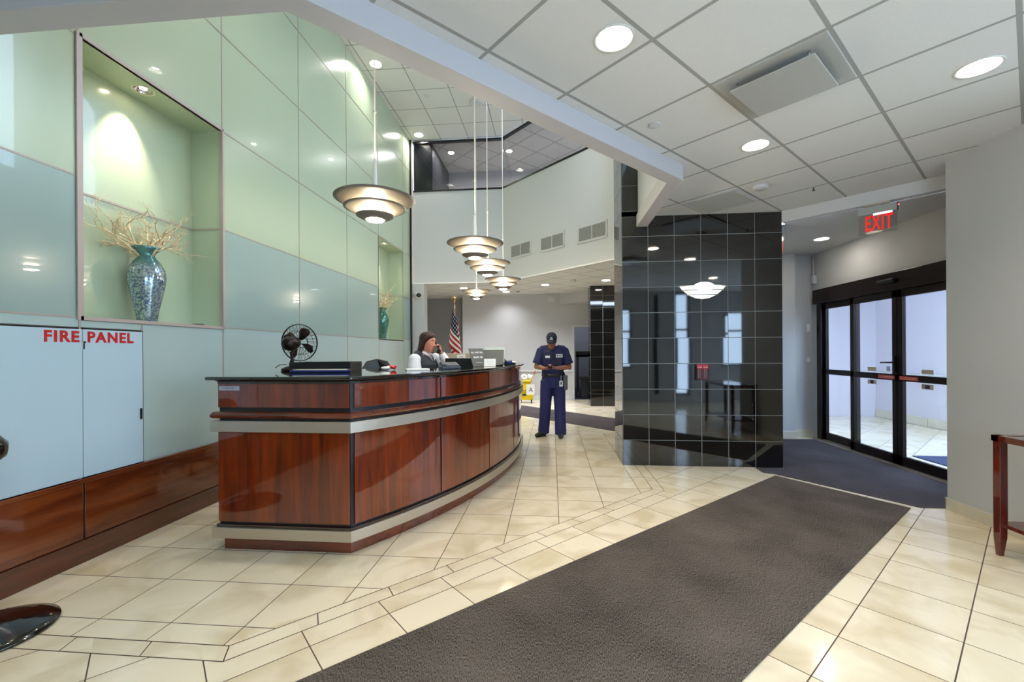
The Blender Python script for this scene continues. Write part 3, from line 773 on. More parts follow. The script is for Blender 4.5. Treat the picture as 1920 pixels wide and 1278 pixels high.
for x, y, lb in ((-.95, 9.95, 'small lamp in the upper floor ceiling behind the tinted glass, above the pendant rods'), (.35, 9.05, 'small lamp in the upper floor ceiling behind the tinted glass, beside the diagonal beam'), (-2.3, 9.9, 'small lamp hidden at the edge of the upper floor ceiling behind the glass'), (1.6, 9.4, 'small lamp hidden at the edge of the upper floor ceiling behind the glass')):  # last two are unseen lamps added to brighten the upper room
    downlight(x, y, ZH - .06, lb, 'lamps behind the tinted upper glass', .04, .07, emat('upper_lamp_glow', (255, 250, 242), 600))
for yc, lb in ((3.1825, 'recessed halogen spotlight in the top of the large lit niche'), (8.18, 'recessed halogen spotlight in the top of the far small niche')):
    t = thing('niche_spotlight', lb, 'spotlight', (XL - .14, yc, 3.48))
    m = MB(); m.lathe([(.058, .003), (.074, -.004), (.076, 0), (.06, .006)], (XL - .14, yc, 3.48), 28, close=True); m.build('trim_ring', mat('warm_ring', (228, 214, 180), .3), t)
    m = MB(); m.lathe([(.059, 0), (.05, .03), (0, .04)], (XL - .14, yc, 3.48), 24); m.build('reflector', M_CHROME, t)
    m = MB(); m.lathe([(0, .008), (.024, .012), (.024, .03), (0, .034)], (XL - .14, yc, 3.48), 16); m.build('lamp', emat('halogen', (255, 236, 200), 25), t)
    spot(t, (XL - .13, yc, 3.465), (XL - .29, yc - .02, 2.9), L_SPOT, R(62), .9, (1, .90, .70), .02)

# ------------------------------------------------------------------ pendants
M_SHADE = mat('pendant_shade', (118, 110, 98), 0.5, metal=0.1)
M_TUBE = emat('pendant_glow', (255, 242, 214), L_PEND)
M_ROD = mat('pendant_rod', (236, 234, 226), 0.35)
def pendant(label):
    t = thing('pendant_lamp', label, 'pendant light', (0, 0, 0), 0, 'tiered pendant lamps over the reception desk')
    def dish(r0, z0, r1, z1, sag):
        pr = []
        for i in range(9):
            f = i / 8; pr.append((r0 + (r1 - r0) * f, z0 + (z1 - z0) * f ** 1.5 ))
        return pr + [(r, z + .004) for r, z in reversed(pr)]
    for nm, a in (('upper_shade', (.052, -.032, .270, 0)), ('middle_shade', (.050, -.088, .207, -.060)), ('lower_shade', (.056, -.142, .126, -.114))):
        m = MB(); m.lathe(dish(*a, 0), (0, 0, 0), 48, close=True); m.build(nm, M_SHADE, t, local=True)
    m = MB(); m.lathe([(0, -.152), (.035, -.152), (.055, -.146), (.050, -.10), (.050, -.03), (.03, -.02), (0, -.02)], (0, 0, 0), 28); m.build('glass_diffuser', M_TUBE, t, local=True)
    m = MB(); m.lathe([(0, -.02), (.03, -.02), (.018, .03), (.011, .27), (0, .27)], (0, 0, 0), 20); m.build('stem', M_ROD, t, local=True)
    return t
def fin_pendant(t, x, y, z):
    t.location = (x, y, z)
    m = MB(); m.cyl((0, 0, .27), (0, 0, ZH - z), .0055, n=8); m.sphere((0, 0, .60), .012, 10); m.build('rod', M_ROD, t, local=True)
    m = MB(); m.lathe([(0, ZH - z - .03), (.05, ZH - z - .028), (.06, ZH - z), (0, ZH - z)], (0, 0, 0), 24); m.build('ceiling_canopy', M_ROD, t, local=True)
def pend_at(px, py, d):
    u = (px - 960) / 812.6; v = (657.9 - (px - 960) * .005773 - py) / 812.6; c, s = math.cos(.09131), math.sin(.09131)
    return (u * d) * c - d * s, (u * d) * s + d * c, CAM_H + v * d
plist = [(705, 374, 2.98, 'tiered grey pendant lamp hanging alone in front of the glass wall, the largest in view'),
         (892, 456, 4.15, 'tiered grey pendant lamp, topmost of the cluster beyond the desk'),
         (915, 493, 5.12, 'tiered grey pendant lamp, second highest of the cluster beyond the desk'),
         (944, 524, 6.45, 'tiered grey pendant lamp, lowest on the right of the hanging cluster'),
         (894, 545, 7.95, 'tiered grey pendant lamp, farthest and smallest of the cluster, below the rest')]
p0 = pendant(plist[0][3])
pend = [p0] + [dup(p0, label=q[3]) for q in plist[1:]]
for t, q in zip(pend, plist): fin_pendant(t, *pend_at(*q[:3]))

# ------------------------------------------------------------------ ceiling fittings
def ab(a, b): return ((a + b) / (2 * S2) / 1.0 * 1.0 / 1.0 * 1.0, (b - a) / (2 * S2)) if False else ((a + b) * S2, (b - a) * S2)
def abquad(m, a0, a1, b0, b1, z0, z1): m.prism([ab(a0, b0), ab(a1, b0), ab(a1, b1), ab(a0, b1)], z0, z1)
pa, pb = .6096, .6096
def cell(i, j): return -.0354 + i * pa, -.0354 + (i + 1) * pa, 2.6163 + j * pb, 2.6163 + (j + 1) * pb
# square air diffuser between grid lines x-y -0.91 .. -1.77 and x+y 3.70 .. 4.56
a0, a1, b0, b1 = cell(-2, 0)
a0 = -.0354 - 2 * pa; a1 = a0 + pa
cx, cy = ab((a0 + a1) / 2, (b0 + b1) / 2)
t = thing('air_diffuser', 'square metal air diffuser with a raised plaque set in the ceiling grid', 'air vent', (cx, cy, ZC))
M_DIFF = mat('diffuser_metal', (190, 189, 184), .35, metal=.2)
m = MB()
k = [(0.012, -.004), (.10, -.010), (.13, .05)]
def ring(m, i0, z0, i1, z1):
    A = [ab(a0 + i0, b0 + i0), ab(a1 - i0, b0 + i0), ab(a1 - i0, b1 - i0), ab(a0 + i0, b1 - i0)]; B = [ab(a0 + i1, b0 + i1), ab(a1 - i1, b0 + i1), ab(a1 - i1, b1 - i1), ab(a0 + i1, b1 - i1)]
    for i in range(4):
        j = (i + 1) % 4; m.quad((*A[i], ZC + z0), (*A[j], ZC + z0), (*B[j], ZC + z1), (*B[i], ZC + z1))
ring(m, .012, -.006, .012, 0); ring(m, .012, -.006, .07, -.004); ring(m, .07, -.004, .10, -.0015); ring(m, .10, -.0015, .20, -.001)
m.build('frame', M_DIFF, t, weld=True, bevel=.004)
m = MB(); abquad(m, a0 + .085, a1 - .085, b0 + .085, b1 - .085, ZC - .050, ZC - .042); m.build('plaque', M_DIFF, t, bevel=.003)
for fa, fb in ((.12, .12), (.88, .12), (.12, .88), (.88, .88)):
    x, y = ab(a0 + pa * fa * .8 + .06, b0 + pb * fb * .8 + .06); m = MB(); m.cyl((x, y, ZC - .045), (x, y, ZC), .008, n=10); m.build('hanger', M_CHROME, t)
# flat return grille nearer the column
q = [(1.46, 4.89), (1.70, 4.48)]
ga0 = -.0354 - 5 * pa; gb0 = 2.6163 + 3 * pb
ga = -.0354 + math.floor(((1.75 - 4.75) * S2 + .0354) / pa) * pa; gb = 2.6163 + math.floor(((1.75 + 4.75) * S2 - 2.6163) / pb) * pb
cx, cy = ab(ga + pa / 2, gb + pb / 2)
t = thing('return_air_grille', 'flat square return air grille in the ceiling above the black tiled column', 'air vent', (cx, cy, ZC))
m = MB(); abquad(m, ga + .01, ga + pa - .01, gb + .01, gb + pb - .01, ZC - .010, ZC - .001); m.build('frame', M_WHITE, t, bevel=.003)
m = MB(); abquad(m, ga + .05, ga + pa - .05, gb + .05, gb + pb - .05, ZC - .0125, ZC - .0095); m.build('grille_face', mat('grille_grey', (186, 188, 182), .4, noise=.1, scale=90), t)
def disc(name, label, cat, x, y, z, r, h, mt=None, group=None):
    m = MB(); m.lathe([(0, z - h), (r * .85, z - h), (r, z - h * .7), (r, z), (0, z)], (x, y, 0), 28); return tag(m.build(name, mt or M_WHITE, loc=(x, y, z)), label, cat, group)
disc('sprinkler_cover', 'flat round white sprinkler cover in the front ceiling beside the beam', 'sprinkler', .74, 3.18, ZC, .042, .006)
disc('smoke_detector', 'round white smoke detector on the front ceiling next to the return air grille', 'smoke detector', 2.05, 4.46, ZC, .07, .035)
m = MB(); m.cyl((2.61, 4.58, ZC), (2.61, 4.58, ZC - .022), .007, n=10); m.lathe([(0, ZC - .03), (.014, ZC - .03), (.014, ZC - .024), (0, ZC - .022)], (2.61, 4.58, 0), 12)
tag(m.build('pendent_sprinkler', mat('sprinkler_metal', (90, 88, 84), .4, metal=.6), loc=(2.61, 4.58, ZC)), 'tiny pendent sprinkler head in the ceiling before the vestibule fascia', 'sprinkler')
disc('smoke_detector', 'white smoke detector on the back ceiling above the standing man', 'smoke detector', .5, 9.9, ZC, .06, .06)
disc('ceiling_speaker', 'large round white speaker in the high atrium ceiling behind the pendant rods', 'speaker', -1.39, 8.06, ZH, .13, .012)
disc('sprinkler_cover', 'small round white sprinkler cover in the high atrium ceiling near the glass wall', 'sprinkler', -2.25, 7.75, ZH, .05, .008)
disc('sprinkler_cover', 'small dark sprinkler in the back ceiling left of the smoke detector', 'sprinkler', -.9, 11.7, ZC, .05, .012, mat('dark_sprinkler', (100, 100, 98), .5))
# wall grilles on the diagonal white wall
M_SLAT = mat('grille_metal', (176, 176, 172), .45); M_VOID = mat('grille_void', (70, 70, 68), .8)
def wall_grille(uc, zc, label):
    d = Vector((S2, -S2, 0)); n = Vector((-S2, -S2, 0)); o = Vector((XB, YF, 0)) + d * uc + n * .001
    t = thing('wall_air_grille', label, 'air vent', (o.x, o.y, zc), 0, 'louvred air grilles on the diagonal wall')
    W, H = .66, .30
    def rect(m, u0, u1, z0, z1, d0, d1):
        c = o + d * (u0 + u1) / 2 + n * (d0 + d1) / 2; m.obox((c.x, c.y, zc + (z0 + z1) / 2), (u1 - u0, abs(d1 - d0), z1 - z0), -PI / 4)
    m = MB(); e = .035
    rect(m, -W / 2, W / 2, -H / 2, -H / 2 + e, 0, .012); rect(m, -W / 2, W / 2, H / 2 - e, H / 2, 0, .012); rect(m, -W / 2, -W / 2 + e, -H / 2, H / 2, 0, .012); rect(m, W / 2 - e, W / 2, -H / 2, H / 2, 0, .012); rect(m, -.008, .008, -H / 2, H / 2, 0, .012)
    m.build('frame', M_WHITE, t, bevel=.002)
    m = MB(); rect(m, -W / 2 + .01, W / 2 - .01, -H / 2 + .01, H / 2 - .01, 0, .002); m.build('backing', M_VOID, t)
    m = MB()
    for i in range(12):
        z = -H / 2 + e + .01 + i * (H - 2 * e - .02) / 11
        rect(m, -W / 2 + e, W / 2 - e, z - .006, z + .004, .003, .010)
    m.build('louvres', M_SLAT, t)
u_of = lambda px, py: None
for (xw, yw), zc, lb in (((.63, 7.57), 3.40, 'louvred white air grille nearest the black column on the diagonal wall'), ((-.06, 8.26), 3.42, 'louvred white air grille in the middle of three on the diagonal wall'), ((-.70, 8.91), 3.44, 'louvred white air grille partly behind the pendant cluster on the diagonal wall')):
    wall_grille(((xw - XB) - (yw - YF)) * S2 * 1.0 + .04, zc + .03, lb)

# ------------------------------------------------------------------ exit signs
def exit_sign(name_label, c, rz, full=True):
    t = thing('exit_sign', name_label, 'exit sign', c, rz)
    m = MB(); m.box(-.10, .10, -.02, .02, -.02, 0); m.build('ceiling_plate', M_STEEL, t, local=True, bevel=.003)
    m = MB(); m.box(-.155, .155, -.022, .022, -.105, -.03); m.box(-.03, .03, -.012, .012, -.03, -.02); hs = m.build('housing', mat('sign_housing', (168, 172, 170), .35, metal=.3), t, local=True, bevel=.002)
    m = MB(); m.box(.155, .160, -.022, .022, -.105, -.03); m.build('end_cap', M_BLACK, hs, local=True)
    m = MB(); m.sphere((.164, 0, -.055), .008, 8); m.build('test_light', emat('red_led', (255, 60, 70), 2.0), hs, local=True)
    m = MB(); m.box(-.15, .155, -.004, .004, -.305, -.105); m.build('acrylic_panel', glass_mat('sign_acrylic', (238, 240, 239), .9, .97), t, local=True, bevel=.003)
    m = MB(); m.box(-.03, .115, -.006, .006, -.118, -.105); m.build('lamp_strip', emat('strip_glow', (255, 250, 246), 3), t, local=True)
    m = MB(); m.text('EXIT', .212, Matrix.Translation((.012, -.0052, -.207)) @ Matrix.Rotation(PI / 2, 4, 'X') @ Matrix.Diagonal((.46, 1, 1, 1)), .0006, .0055, spacing=1.12); m.build('lettering', emat('exit_red', (236, 24, 22), .25), t, local=True)
    return t
exit_sign('clear edge lit exit sign with red letters hanging before the entrance doors', (3.295, 4.715, ZV), -PI / 4)
exit_sign('red exit sign seen edge on beside the right edge of the black column', (2.80, 5.55, ZV - .02), R(62))

# ------------------------------------------------------------------ on the column: sconce and leaflet holder
t = thing('wall_sconce', 'glowing half bowl wall sconce with metal louvres on the black tiled column', 'wall light', (1.78, 5.312, 2.06))
def halfbowl(prof, n=20, rx=1.0, ry=.36):
    V = []
    for r, z in prof: V.append([(1.78 + r * math.cos(PI + PI * i / n) * rx, 5.312 + r * math.sin(PI + PI * i / n) * ry, 2.06 + z) for i in range(n + 1)])
    return V
m = MB()
V = halfbowl([(.268, .075), (.225, .025), (.16, -.03), (.08, -.066), (.001, -.078)])
for a, b in zip(V, V[1:]):
    for i in range(len(a) - 1): m.quad(a[i], a[i + 1], b[i + 1], b[i])
g = m.build('glass_bowl', emat('sconce_glow', (250, 255, 240), 0.42), t, weld=True, smooth=True)
m = MB()
for r, z in ((.272, .072), (.228, .022), (.165, -.032)):
    V = halfbowl([(r, z), (r + .012, z - .004), (r + .012, z + .006), (r, z + .008)])
    for i in range(20):
        if 5 <= i < 15 and z > .05: continue
        for a, b in zip(V, V[1:] + V[:1]): m.quad(a[i], a[i + 1], b[i + 1], b[i])
m.build('metal_louvres', mat('sconce_metal', (170, 172, 168), .3, metal=.7), t, weld=True)
for sx in (-1, 1):
    m = MB(); m.prism([(1.78 + sx * .14, 5.312), (1.78 + sx * .285, 5.312), (1.78 + sx * .27, 5.27), (1.78 + sx * .15, 5.235)], 2.128, 2.134)
    m.build('wing_plate', mat('sconce_plate', (205, 206, 204), .35, metal=.4), t)
m = MB(); m.sphere((1.78, 5.25, 2.12), .10, 16, (1.2, .5, .55)); m.build('bulb_cover', emat('sconce_top', (252, 255, 244), 1.3), t)
t = thing('leaflet_holder', 'clear leaflet holder with red and white leaflets on the black tiled column', 'leaflet holder', (1.77, 5.31, 1.02))
m = MB(); m.box(1.695, 1.845, 5.275, 5.279, 1.02, 1.16); m.box(1.695, 1.699, 5.275, 5.312, 1.02, 1.20); m.box(1.841, 1.845, 5.275, 5.312, 1.02, 1.20); m.box(1.695, 1.845, 5.275, 5.312, 1.02, 1.026); m.build('clear_tray', glass_mat('tray_acrylic', (225, 230, 230), .9, .9), t)
m = MB(); m.box(1.700, 1.840, 5.308, 5.311, 1.03, 1.215); m.build('back_card', mat('card_dark', (60, 40, 44), .5), t)
for x0, x1, lb in ((1.706, 1.766, 'red leaflet with white stripes, left in the wall holder'), (1.774, 1.834, 'red leaflet with white stripes, right in the wall holder')):
    m = MB(); m.mi = 0; m.box(x0, x1, 5.288, 5.296, 1.03, 1.21); m.mi = 1
    for k in range(2): m.box(x0 + .012 + k * .02, x0 + .018 + k * .02, 5.287, 5.288, 1.05, 1.16)
    m.mi = 1; m.box(x0 + .005, x1 - .005, 5.287, 5.288, 1.175, 1.18)
    tag(m.build('leaflet', [mat('leaflet_red', (196, 30, 48), .4), M_PAPER], loc=(x0, 5.29, 1.03)), lb, 'leaflet', 'leaflets in the wall holder')

# ------------------------------------------------------------------ vestibule small fittings
t = thing('conduit_switch', 'white surface conduit with a switch box beside the entrance door header', 'switch', (4.07, 7.18, 2.42))
m = MB(); m.tube([(4.07, 7.16, ZV), (4.07, 7.16, 2.5)], .012, 8); m.build('conduit', M_WHITE, t)
m = MB(); m.box(4.05, 4.10, 7.125, 7.195, 2.40, 2.53); m.build('box', M_WHITE, t, bevel=.004)
for z, lb, h in ((1.66, 'small white access box high on the wall left of the entrance doors', .12), (1.18, 'small white switch low on the wall left of the entrance doors', .07)):
    m = MB(); m.box(4.02, 4.06, 7.238, 7.25, z, z + h); tag(m.build('door_switch', M_PAPER, loc=(4.04, 7.25, z), bevel=.003), lb, 'switch')
# cameras and box at the back
t = thing('security_camera', 'white dome security camera on the pilaster at the end of the glass wall', 'camera', (-2.90, YF, 2.60))
m = MB(); m.lathe([(0, .012), (.07, .012), (.075, -.05), (.05, -.1), (0, -.1)], (-2.92, YF, 2.62), 24, axis=(.2, 1, .1)); m.build('housing', M_WHITE, t)
m = MB(); m.sphere((-2.89, YF - .09, 2.615), .055, 16); m.build('dome', M_GLOSSB, t)
m = MB(); m.box(-.10, .10, 12.24, 12.3, 2.76, 2.9); tag(m.build('alarm_box', M_WHITE, loc=(0, 12.3, 2.8), bevel=.01), 'small white box high on the grey back wall', 'alarm box')
# ------------------------------------------------------------------ vases with branches
def vase_mat(name, c1, c2, c3):
    m, N, L, b = nt(name)
    tc = N.new('ShaderNodeTexCoord'); v = N.new('ShaderNodeTexVoronoi'); v.inputs['Scale'].default_value = 95
    L.new(tc.outputs['Object'], v.inputs['Vector'])
    nz = N.new('ShaderNodeTexNoise'); nz.inputs['Scale'].default_value = 9; nz.inputs['Detail'].default_value = 3; L.new(tc.outputs['Object'], nz.inputs['Vector'])
    rp = N.new('ShaderNodeValToRGB'); e = rp.color_ramp.elements
    e[0].position = .3; e[0].color = (*lin(c1), 1); e[1].position = .7; e[1].color = (*lin(c2), 1)
    sep = N.new('ShaderNodeSeparateColor'); L.new(v.outputs['Color'], sep.inputs[0])
    f = math_node(N, L, 'ADD', math_node(N, L, 'MULTIPLY', sep.outputs[0], .55), math_node(N, L, 'MULTIPLY', nz.outputs['Fac'], .45)); L.new(f, rp.inputs[0])
    sz = N.new('ShaderNodeSeparateXYZ'); L.new(tc.outputs['Object'], sz.inputs[0])
    k = math_node(N, L, 'MULTIPLY', math_node(N, L, 'SUBTRACT', sz.outputs[2], .43), 14.0, True)
    L.new(mixc(N, L, k, rp.outputs[0], lin(c3)), b.inputs['Base Color'])
    nm = N.new('ShaderNodeBump'); nm.inputs['Strength'].default_value = .8; nm.inputs['Distance'].default_value = .008
    L.new(sep.outputs[1], nm.inputs['Height']); L.new(nm.outputs[0], b.inputs['Normal'])
    P(b, None, .16, metal=.45, coat=.7, coat_r=.05)
    return m
VP = [(0, 0), (.062, 0), (.066, .012), (.078, .10), (.103, .22), (.122, .32), (.126, .37), (.118, .43), (.092, .485), (.060, .525), (.053, .545), (.060, .565), (.082, .59), (.098, .607), (.095, .608), (.075, .588), (.052, .56), (.046, .54), (.05, .50), (0, .48)]
def vase(c, mt, label):
    m = MB(); m.lathe(VP, (0, 0, 0), 48); o = m.build('vase', mt, smooth=True); o.location = c; return tag(o, label, 'vase')
def branches(c, z0, label, seed, n, spread, length):
    rnd = random.Random(seed); m = MB()
    def grow(p, d, r, ln, depth):
        pts = [p]; rad = [r]; q = p.copy(); dd = d.copy(); steps = 4
        for i in range(steps):
            dd = (dd + Vector((rnd.gauss(0, .22), rnd.gauss(0, .22), rnd.gauss(.03, .16)))).normalized()
            q = q + dd * ln / steps
            q.x = max(-.135, min(.2, q.x))
            pts.append(q.copy()); rad.append(max(.0011, r * (1 - .45 * (i + 1) / steps)))
            if depth > 0 and rnd.random() < .75:
                ax = Vector((rnd.gauss(0, 1), rnd.gauss(0, 1), rnd.gauss(0, .6))).normalized()
                nd = (dd + ax * .85).normalized(); nd.z = max(nd.z, -.15)
                grow(q.copy(), nd, rad[-1] * .75, ln * rnd.uniform(.45, .7), depth - 1)
        m.tube(pts, rad, 6)
    for i in range(n):
        a = 2 * PI * i / n + rnd.uniform(-.3, .3)
        d = Vector((math.cos(a) * .35, math.sin(a) * spread * rnd.uniform(.35, .9), 1)).normalized()
        grow(Vector((math.cos(a) * .025, math.sin(a) * .03, 0)), d, .0095, length * rnd.uniform(.8, 1.15), 3)
    for sy in (-1, 1):
        grow(Vector((0, sy * .03, .04)), Vector((.02, sy * .35, 1)).normalized(), .008, .07, 0)
        grow(Vector((0, sy * .06, .112)), Vector((.05, sy * 1.3, .22)).normalized(), .008, length * .8, 3)
    o = m.build('decorative_branches', mat('gilded_branch', (214, 192, 156), .42, noise=.25, scale=30, metal=.25)); o.location = (c[0], c[1], c[2] + z0)
    return tag(o, label, 'branches')
vA = (XL - .15, 3.215, 1.622)
vase(vA, vase_mat('vase_mosaic', (84, 108, 140), (178, 192, 184), (86, 140, 140)), 'tall blue and silver mosaic vase in the large lit niche')
branches(vA, .50, 'spray of bare golden branches in the blue mosaic vase', 5, 7, .75, .32)
vB = (XL - .15, 8.10, 1.622)
vase(vB, vase_mat('vase_teal', (44, 104, 98), (110, 160, 146), (66, 128, 116)), 'teal vase in the far small niche of the glass wall')
branches(vB, .50, 'spray of bare branches in the teal vase of the far niche', 11, 6, .7, .30)
m = MB(); m.lathe([(0, 0), (.048, 0), (.052, .006), (.05, .016), (.03, .02), (0, .02)], (XL - .06, 3.62, 1.621), 24); tag(m.build('black_puck', M_BLACK, loc=(XL - .06, 3.62, 1.621)), 'small flat black round dish on the sill of the large niche', 'dish')

# ------------------------------------------------------------------ things on the desk
ZT_ = 1.2146
f = Vector((-2.30, 3.66, ZT_))
t = thing('desk_fan', 'dark bronze retro desk fan standing on the reception desk', 'fan', f)
m = MB(); m.lathe([(0, 0), (.085, 0), (.092, .010), (.080, .026), (.045, .040), (.020, .048), (0, .05)], f, 36); m.build('base', M_BRONZE, t)
m = MB(); m.lathe([(.018, .04), (.014, .07), (.020, .08), (.013, .10), (.016, .15), (.022, .17), (0, .17)], f, 20); m.build('stem', M_BRONZE, t)
ax = Vector((-.02, 1, .06)).normalized(); mc = f + Vector((0, -.02, .245))
m = MB(); m.lathe([(0, -.085), (.035, -.078), (.058, -.05), (.068, -.01), (.066, .03), (.052, .07), (.03, .085), (0, .085)], mc, 28, axis=ax); m.cyl(mc + Vector((0, -.01, .062)), mc + Vector((0, -.01, .088)), .009, n=10); m.build('motor_housing', M_BRONZE, t)
cc = mc + ax * .135
q = Vector((0, 0, 1)).rotation_difference(ax)
def cage_pt(r, a, z): return cc + q @ Vector((r * math.cos(a), r * math.sin(a), z))
m = MB()
def loop(r, z, rr, n=40):
    pts = [cage_pt(r, 2 * PI * i / n, z) for i in range(n + 1)]; m.tube(pts, rr, 6, caps=False)
loop(.168, 0, .004); loop(.168, .012, .003); loop(.05, .052, .003); loop(.045, -.052, .003); loop(.11, .045, .0018); loop(.11, -.045, .0018)
for i in range(28):
    a = 2 * PI * i / 28; b = a + .25
    for sg in (-1, 1): m.tube([cage_pt(.045, a, .052 * sg), cage_pt(.11, (a + b) / 2, .045 * sg), cage_pt(.155, b, .022 * sg), cage_pt(.168, b, 0)], .0013, 4)
m.build('wire_guard', mat('guard_wire', (26, 22, 22), .35, metal=.6), t)
for i in range(4):
    m = MB(); a = 2 * PI * i / 4 + .5
    g = []
    for r, w0, w1 in ((.03, -.15, .25), (.07, -.32, .42), (.11, -.33, .42), (.14, -.22, .30), (.148, -.05, .1)):
        g.append([cage_pt(r, a + w0, -.015), cage_pt(r, a + (w0 + w1) / 2, .0), cage_pt(r, a + w1, .018)])
    vs = [[m.bm.verts.new(p) for p in row] for row in g]
    for r0, r1 in zip(vs, vs[1:]):
        for k in range(2): m.bm.faces.new((r0[k], r0[k + 1], r1[k + 1], r1[k]))
    o = m.build('blade', mat('fan_blade', (48, 32, 28), .35, metal=.5), t, smooth=True); o.modifiers.new('thick', 'SOLIDIFY').thickness = .002
m = MB(); m.tube([f + Vector((-.03, -.03, .06)), f + Vector((-.08, -.06, .055)), f + Vector((-.11, -.07, .03))], .004, 6); m.build('oscillation_lever', M_BRONZE, t)

t = thing('letter_tray', 'black letter tray with a blue inside standing in front of the desk fan', 'tray', (-1.86, 3.44, ZT_))
W, D, H = .50, .24, .085
rzt = R(4)
def tr(m, x0, x1, y0, y1, z0, z1):
    c = Matrix.Rotation(rzt, 4, 'Z') @ Vector(((x0 + x1) / 2, (y0 + y1) / 2, 0)); m.obox((-1.86 + c.x, 3.44 + c.y, ZT_ + (z0 + z1) / 2), (x1 - x0, y1 - y0, z1 - z0), rzt)
m = MB(); tr(m, -W / 2, W / 2, -D / 2, -D / 2 + .008, .030, H); tr(m, -W / 2, -W / 2 + .008, -D / 2, D / 2, 0, H); tr(m, W / 2 - .008, W / 2, -D / 2, D / 2, 0, H); tr(m, -W / 2, W / 2, D / 2 - .008, D / 2, 0, H); tr(m, -W / 2, W / 2, -D / 2, D / 2, .0, .006); m.build('shell', M_BLACK, t, bevel=.002)
m = MB(); tr(m, -W / 2 + .009, W / 2 - .009, -D / 2 + .002, D / 2 - .01, .0065, .02); m.build('blue_insert', mat('tray_blue', (20, 44, 120), .35), t)
m = MB(); tr(m, -W / 2 + .03, W / 2 - .03, -D / 2 - .004, D / 2 - .02, .0205, .027); m.build('paper_sheets', mat('old_paper', (206, 200, 186), .6), t)

def slab(name, label, cat, c, size, rz, mt, bevel=.003, tilt=0.0, group=None):
    m = MB(); m.obox((0, 0, size[2] / 2), size); o = m.build(name, mt, bevel=bevel); o.location = c; o.rotation_euler = (tilt, 0, rz); return tag(o, label, cat, group)
# crumpled red and white packet
t = thing('snack_packet', 'small crumpled red and white packet on the desk left of the woman', 'packet', (-1.47, 3.82, ZT_))
m = MB(); m.sphere((-1.50, 3.80, ZT_ + .018), .04, 10, (1.0, .7, .42)); m.sphere((-1.475, 3.81, ZT_ + .022), .025, 8, (1, .8, .7)); m.build('white_wrapper', M_PAPER, t, smooth=False)
m = MB(); m.sphere((-1.44, 3.82, ZT_ + .026), .03, 8, (1.1, .7, .55), Euler((0, .5, .4))); m.sphere((-1.42, 3.825, ZT_ + .03), .018, 7, (1.2, .6, .5)); m.build('red_wrapper', mat('wrapper_red', (214, 20, 24), .35), t, smooth=False)
slab('paper_pad', 'white paper pad lying on the desk in front of the woman', 'paper', (-1.19, 3.76, ZT_), (.20, .15, .014), R(24), M_PAPER)
slab('tablet', 'thin black tablet lying behind the paper pad on the desk', 'tablet', (-1.20, 3.915, ZT_), (.20, .10, .012), R(24), M_GLOSSB)
# desk phone base
t = thing('desk_phone', 'grey desk telephone base beside the woman on the desk', 'telephone', (-.97, 4.06, ZT_), R(30)); t.scale = (.82, .82, .8)
m = MB(); m.prism([(-.11, -.09), (.11, -.09), (.11, .09), (-.11, .09)], 0, .03)
m.obox((0, .01, .048), (.20, .15, .03), rot=Euler((R(14), 0, 0))); m.build('body', mat('phone_grey', (58, 62, 70), .4), t, local=True, bevel=.006)
m = MB(); m.obox((.06, .03, .068), (.06, .05, .004), rot=Euler((R(14), 0, 0))); m.build('display', mat('phone_display', (84, 110, 130), .2), t, local=True)
m = MB(); m.obox((-.075, .01, .066), (.04, .15, .012), rot=Euler((R(14), 0, 0))); m.build('cradle', M_BLACK, t, local=True, bevel=.004)
# monitor behind the ledge, standing on the lower work surface
t = thing('computer_monitor', 'wide black computer monitor behind the ledge right of the woman', 'monitor', (-1.06, 5.05, .77), R(-20))
m = MB(); m.obox((0, 0, .36), (.45, .035, .34)); m.build('screen_back', M_BLACK, t, local=True, bevel=.008)
m = MB(); m.box(-.05, .05, -.02, .04, .01, .30); m.build('stand_neck', M_BLACK, t, local=True, bevel=.004)
m = MB(); m.lathe([(0, 0), (.12, 0), (.12, .008), (.03, .016), (0, .016)], (0, .02, 0), 28); m.build('stand_base', M_BLACK, t, local=True)
m = MB(); m.obox((.10, -.0185, .36), (.07, .002, .12)); m.build('blue_sticker', mat('sticker_blue', (56, 74, 108), .3), t, local=True)
# acrylic frame, shelf and box behind
t = thing('cardboard_box', 'beige cardboard box behind the monitor on the desk', 'box', (-1.22, 5.75, 1.055), R(-8))
m = MB(); m.box(-.22, .22, -.12, .12, -.285, .30); m.build('carton', mat('carton', (176, 160, 146), .8), t, local=True, bevel=.004)
m = MB(); m.box(-.20, -.165, -.1212, -.12, .12, .285); m.build('label_strip', mat('label_blue', (190, 206, 220), .6), t, local=True)
m = MB(); m.obox((.055, -.124, .235), (.115, .003, .10), rot=Euler((0, R(-7), 0))); s_ = m.build('taped_notice', M_PAPER, t, local=True)
m = MB()
for k in range(3): m.obox((.05 + .004 * k, -.1262, .255 - k * .022), (.07 - .02 * (k == 0), .0005, .007), rot=Euler((0, R(-7), 0)))
m.build('print_lines', M_INK, s_, local=True)
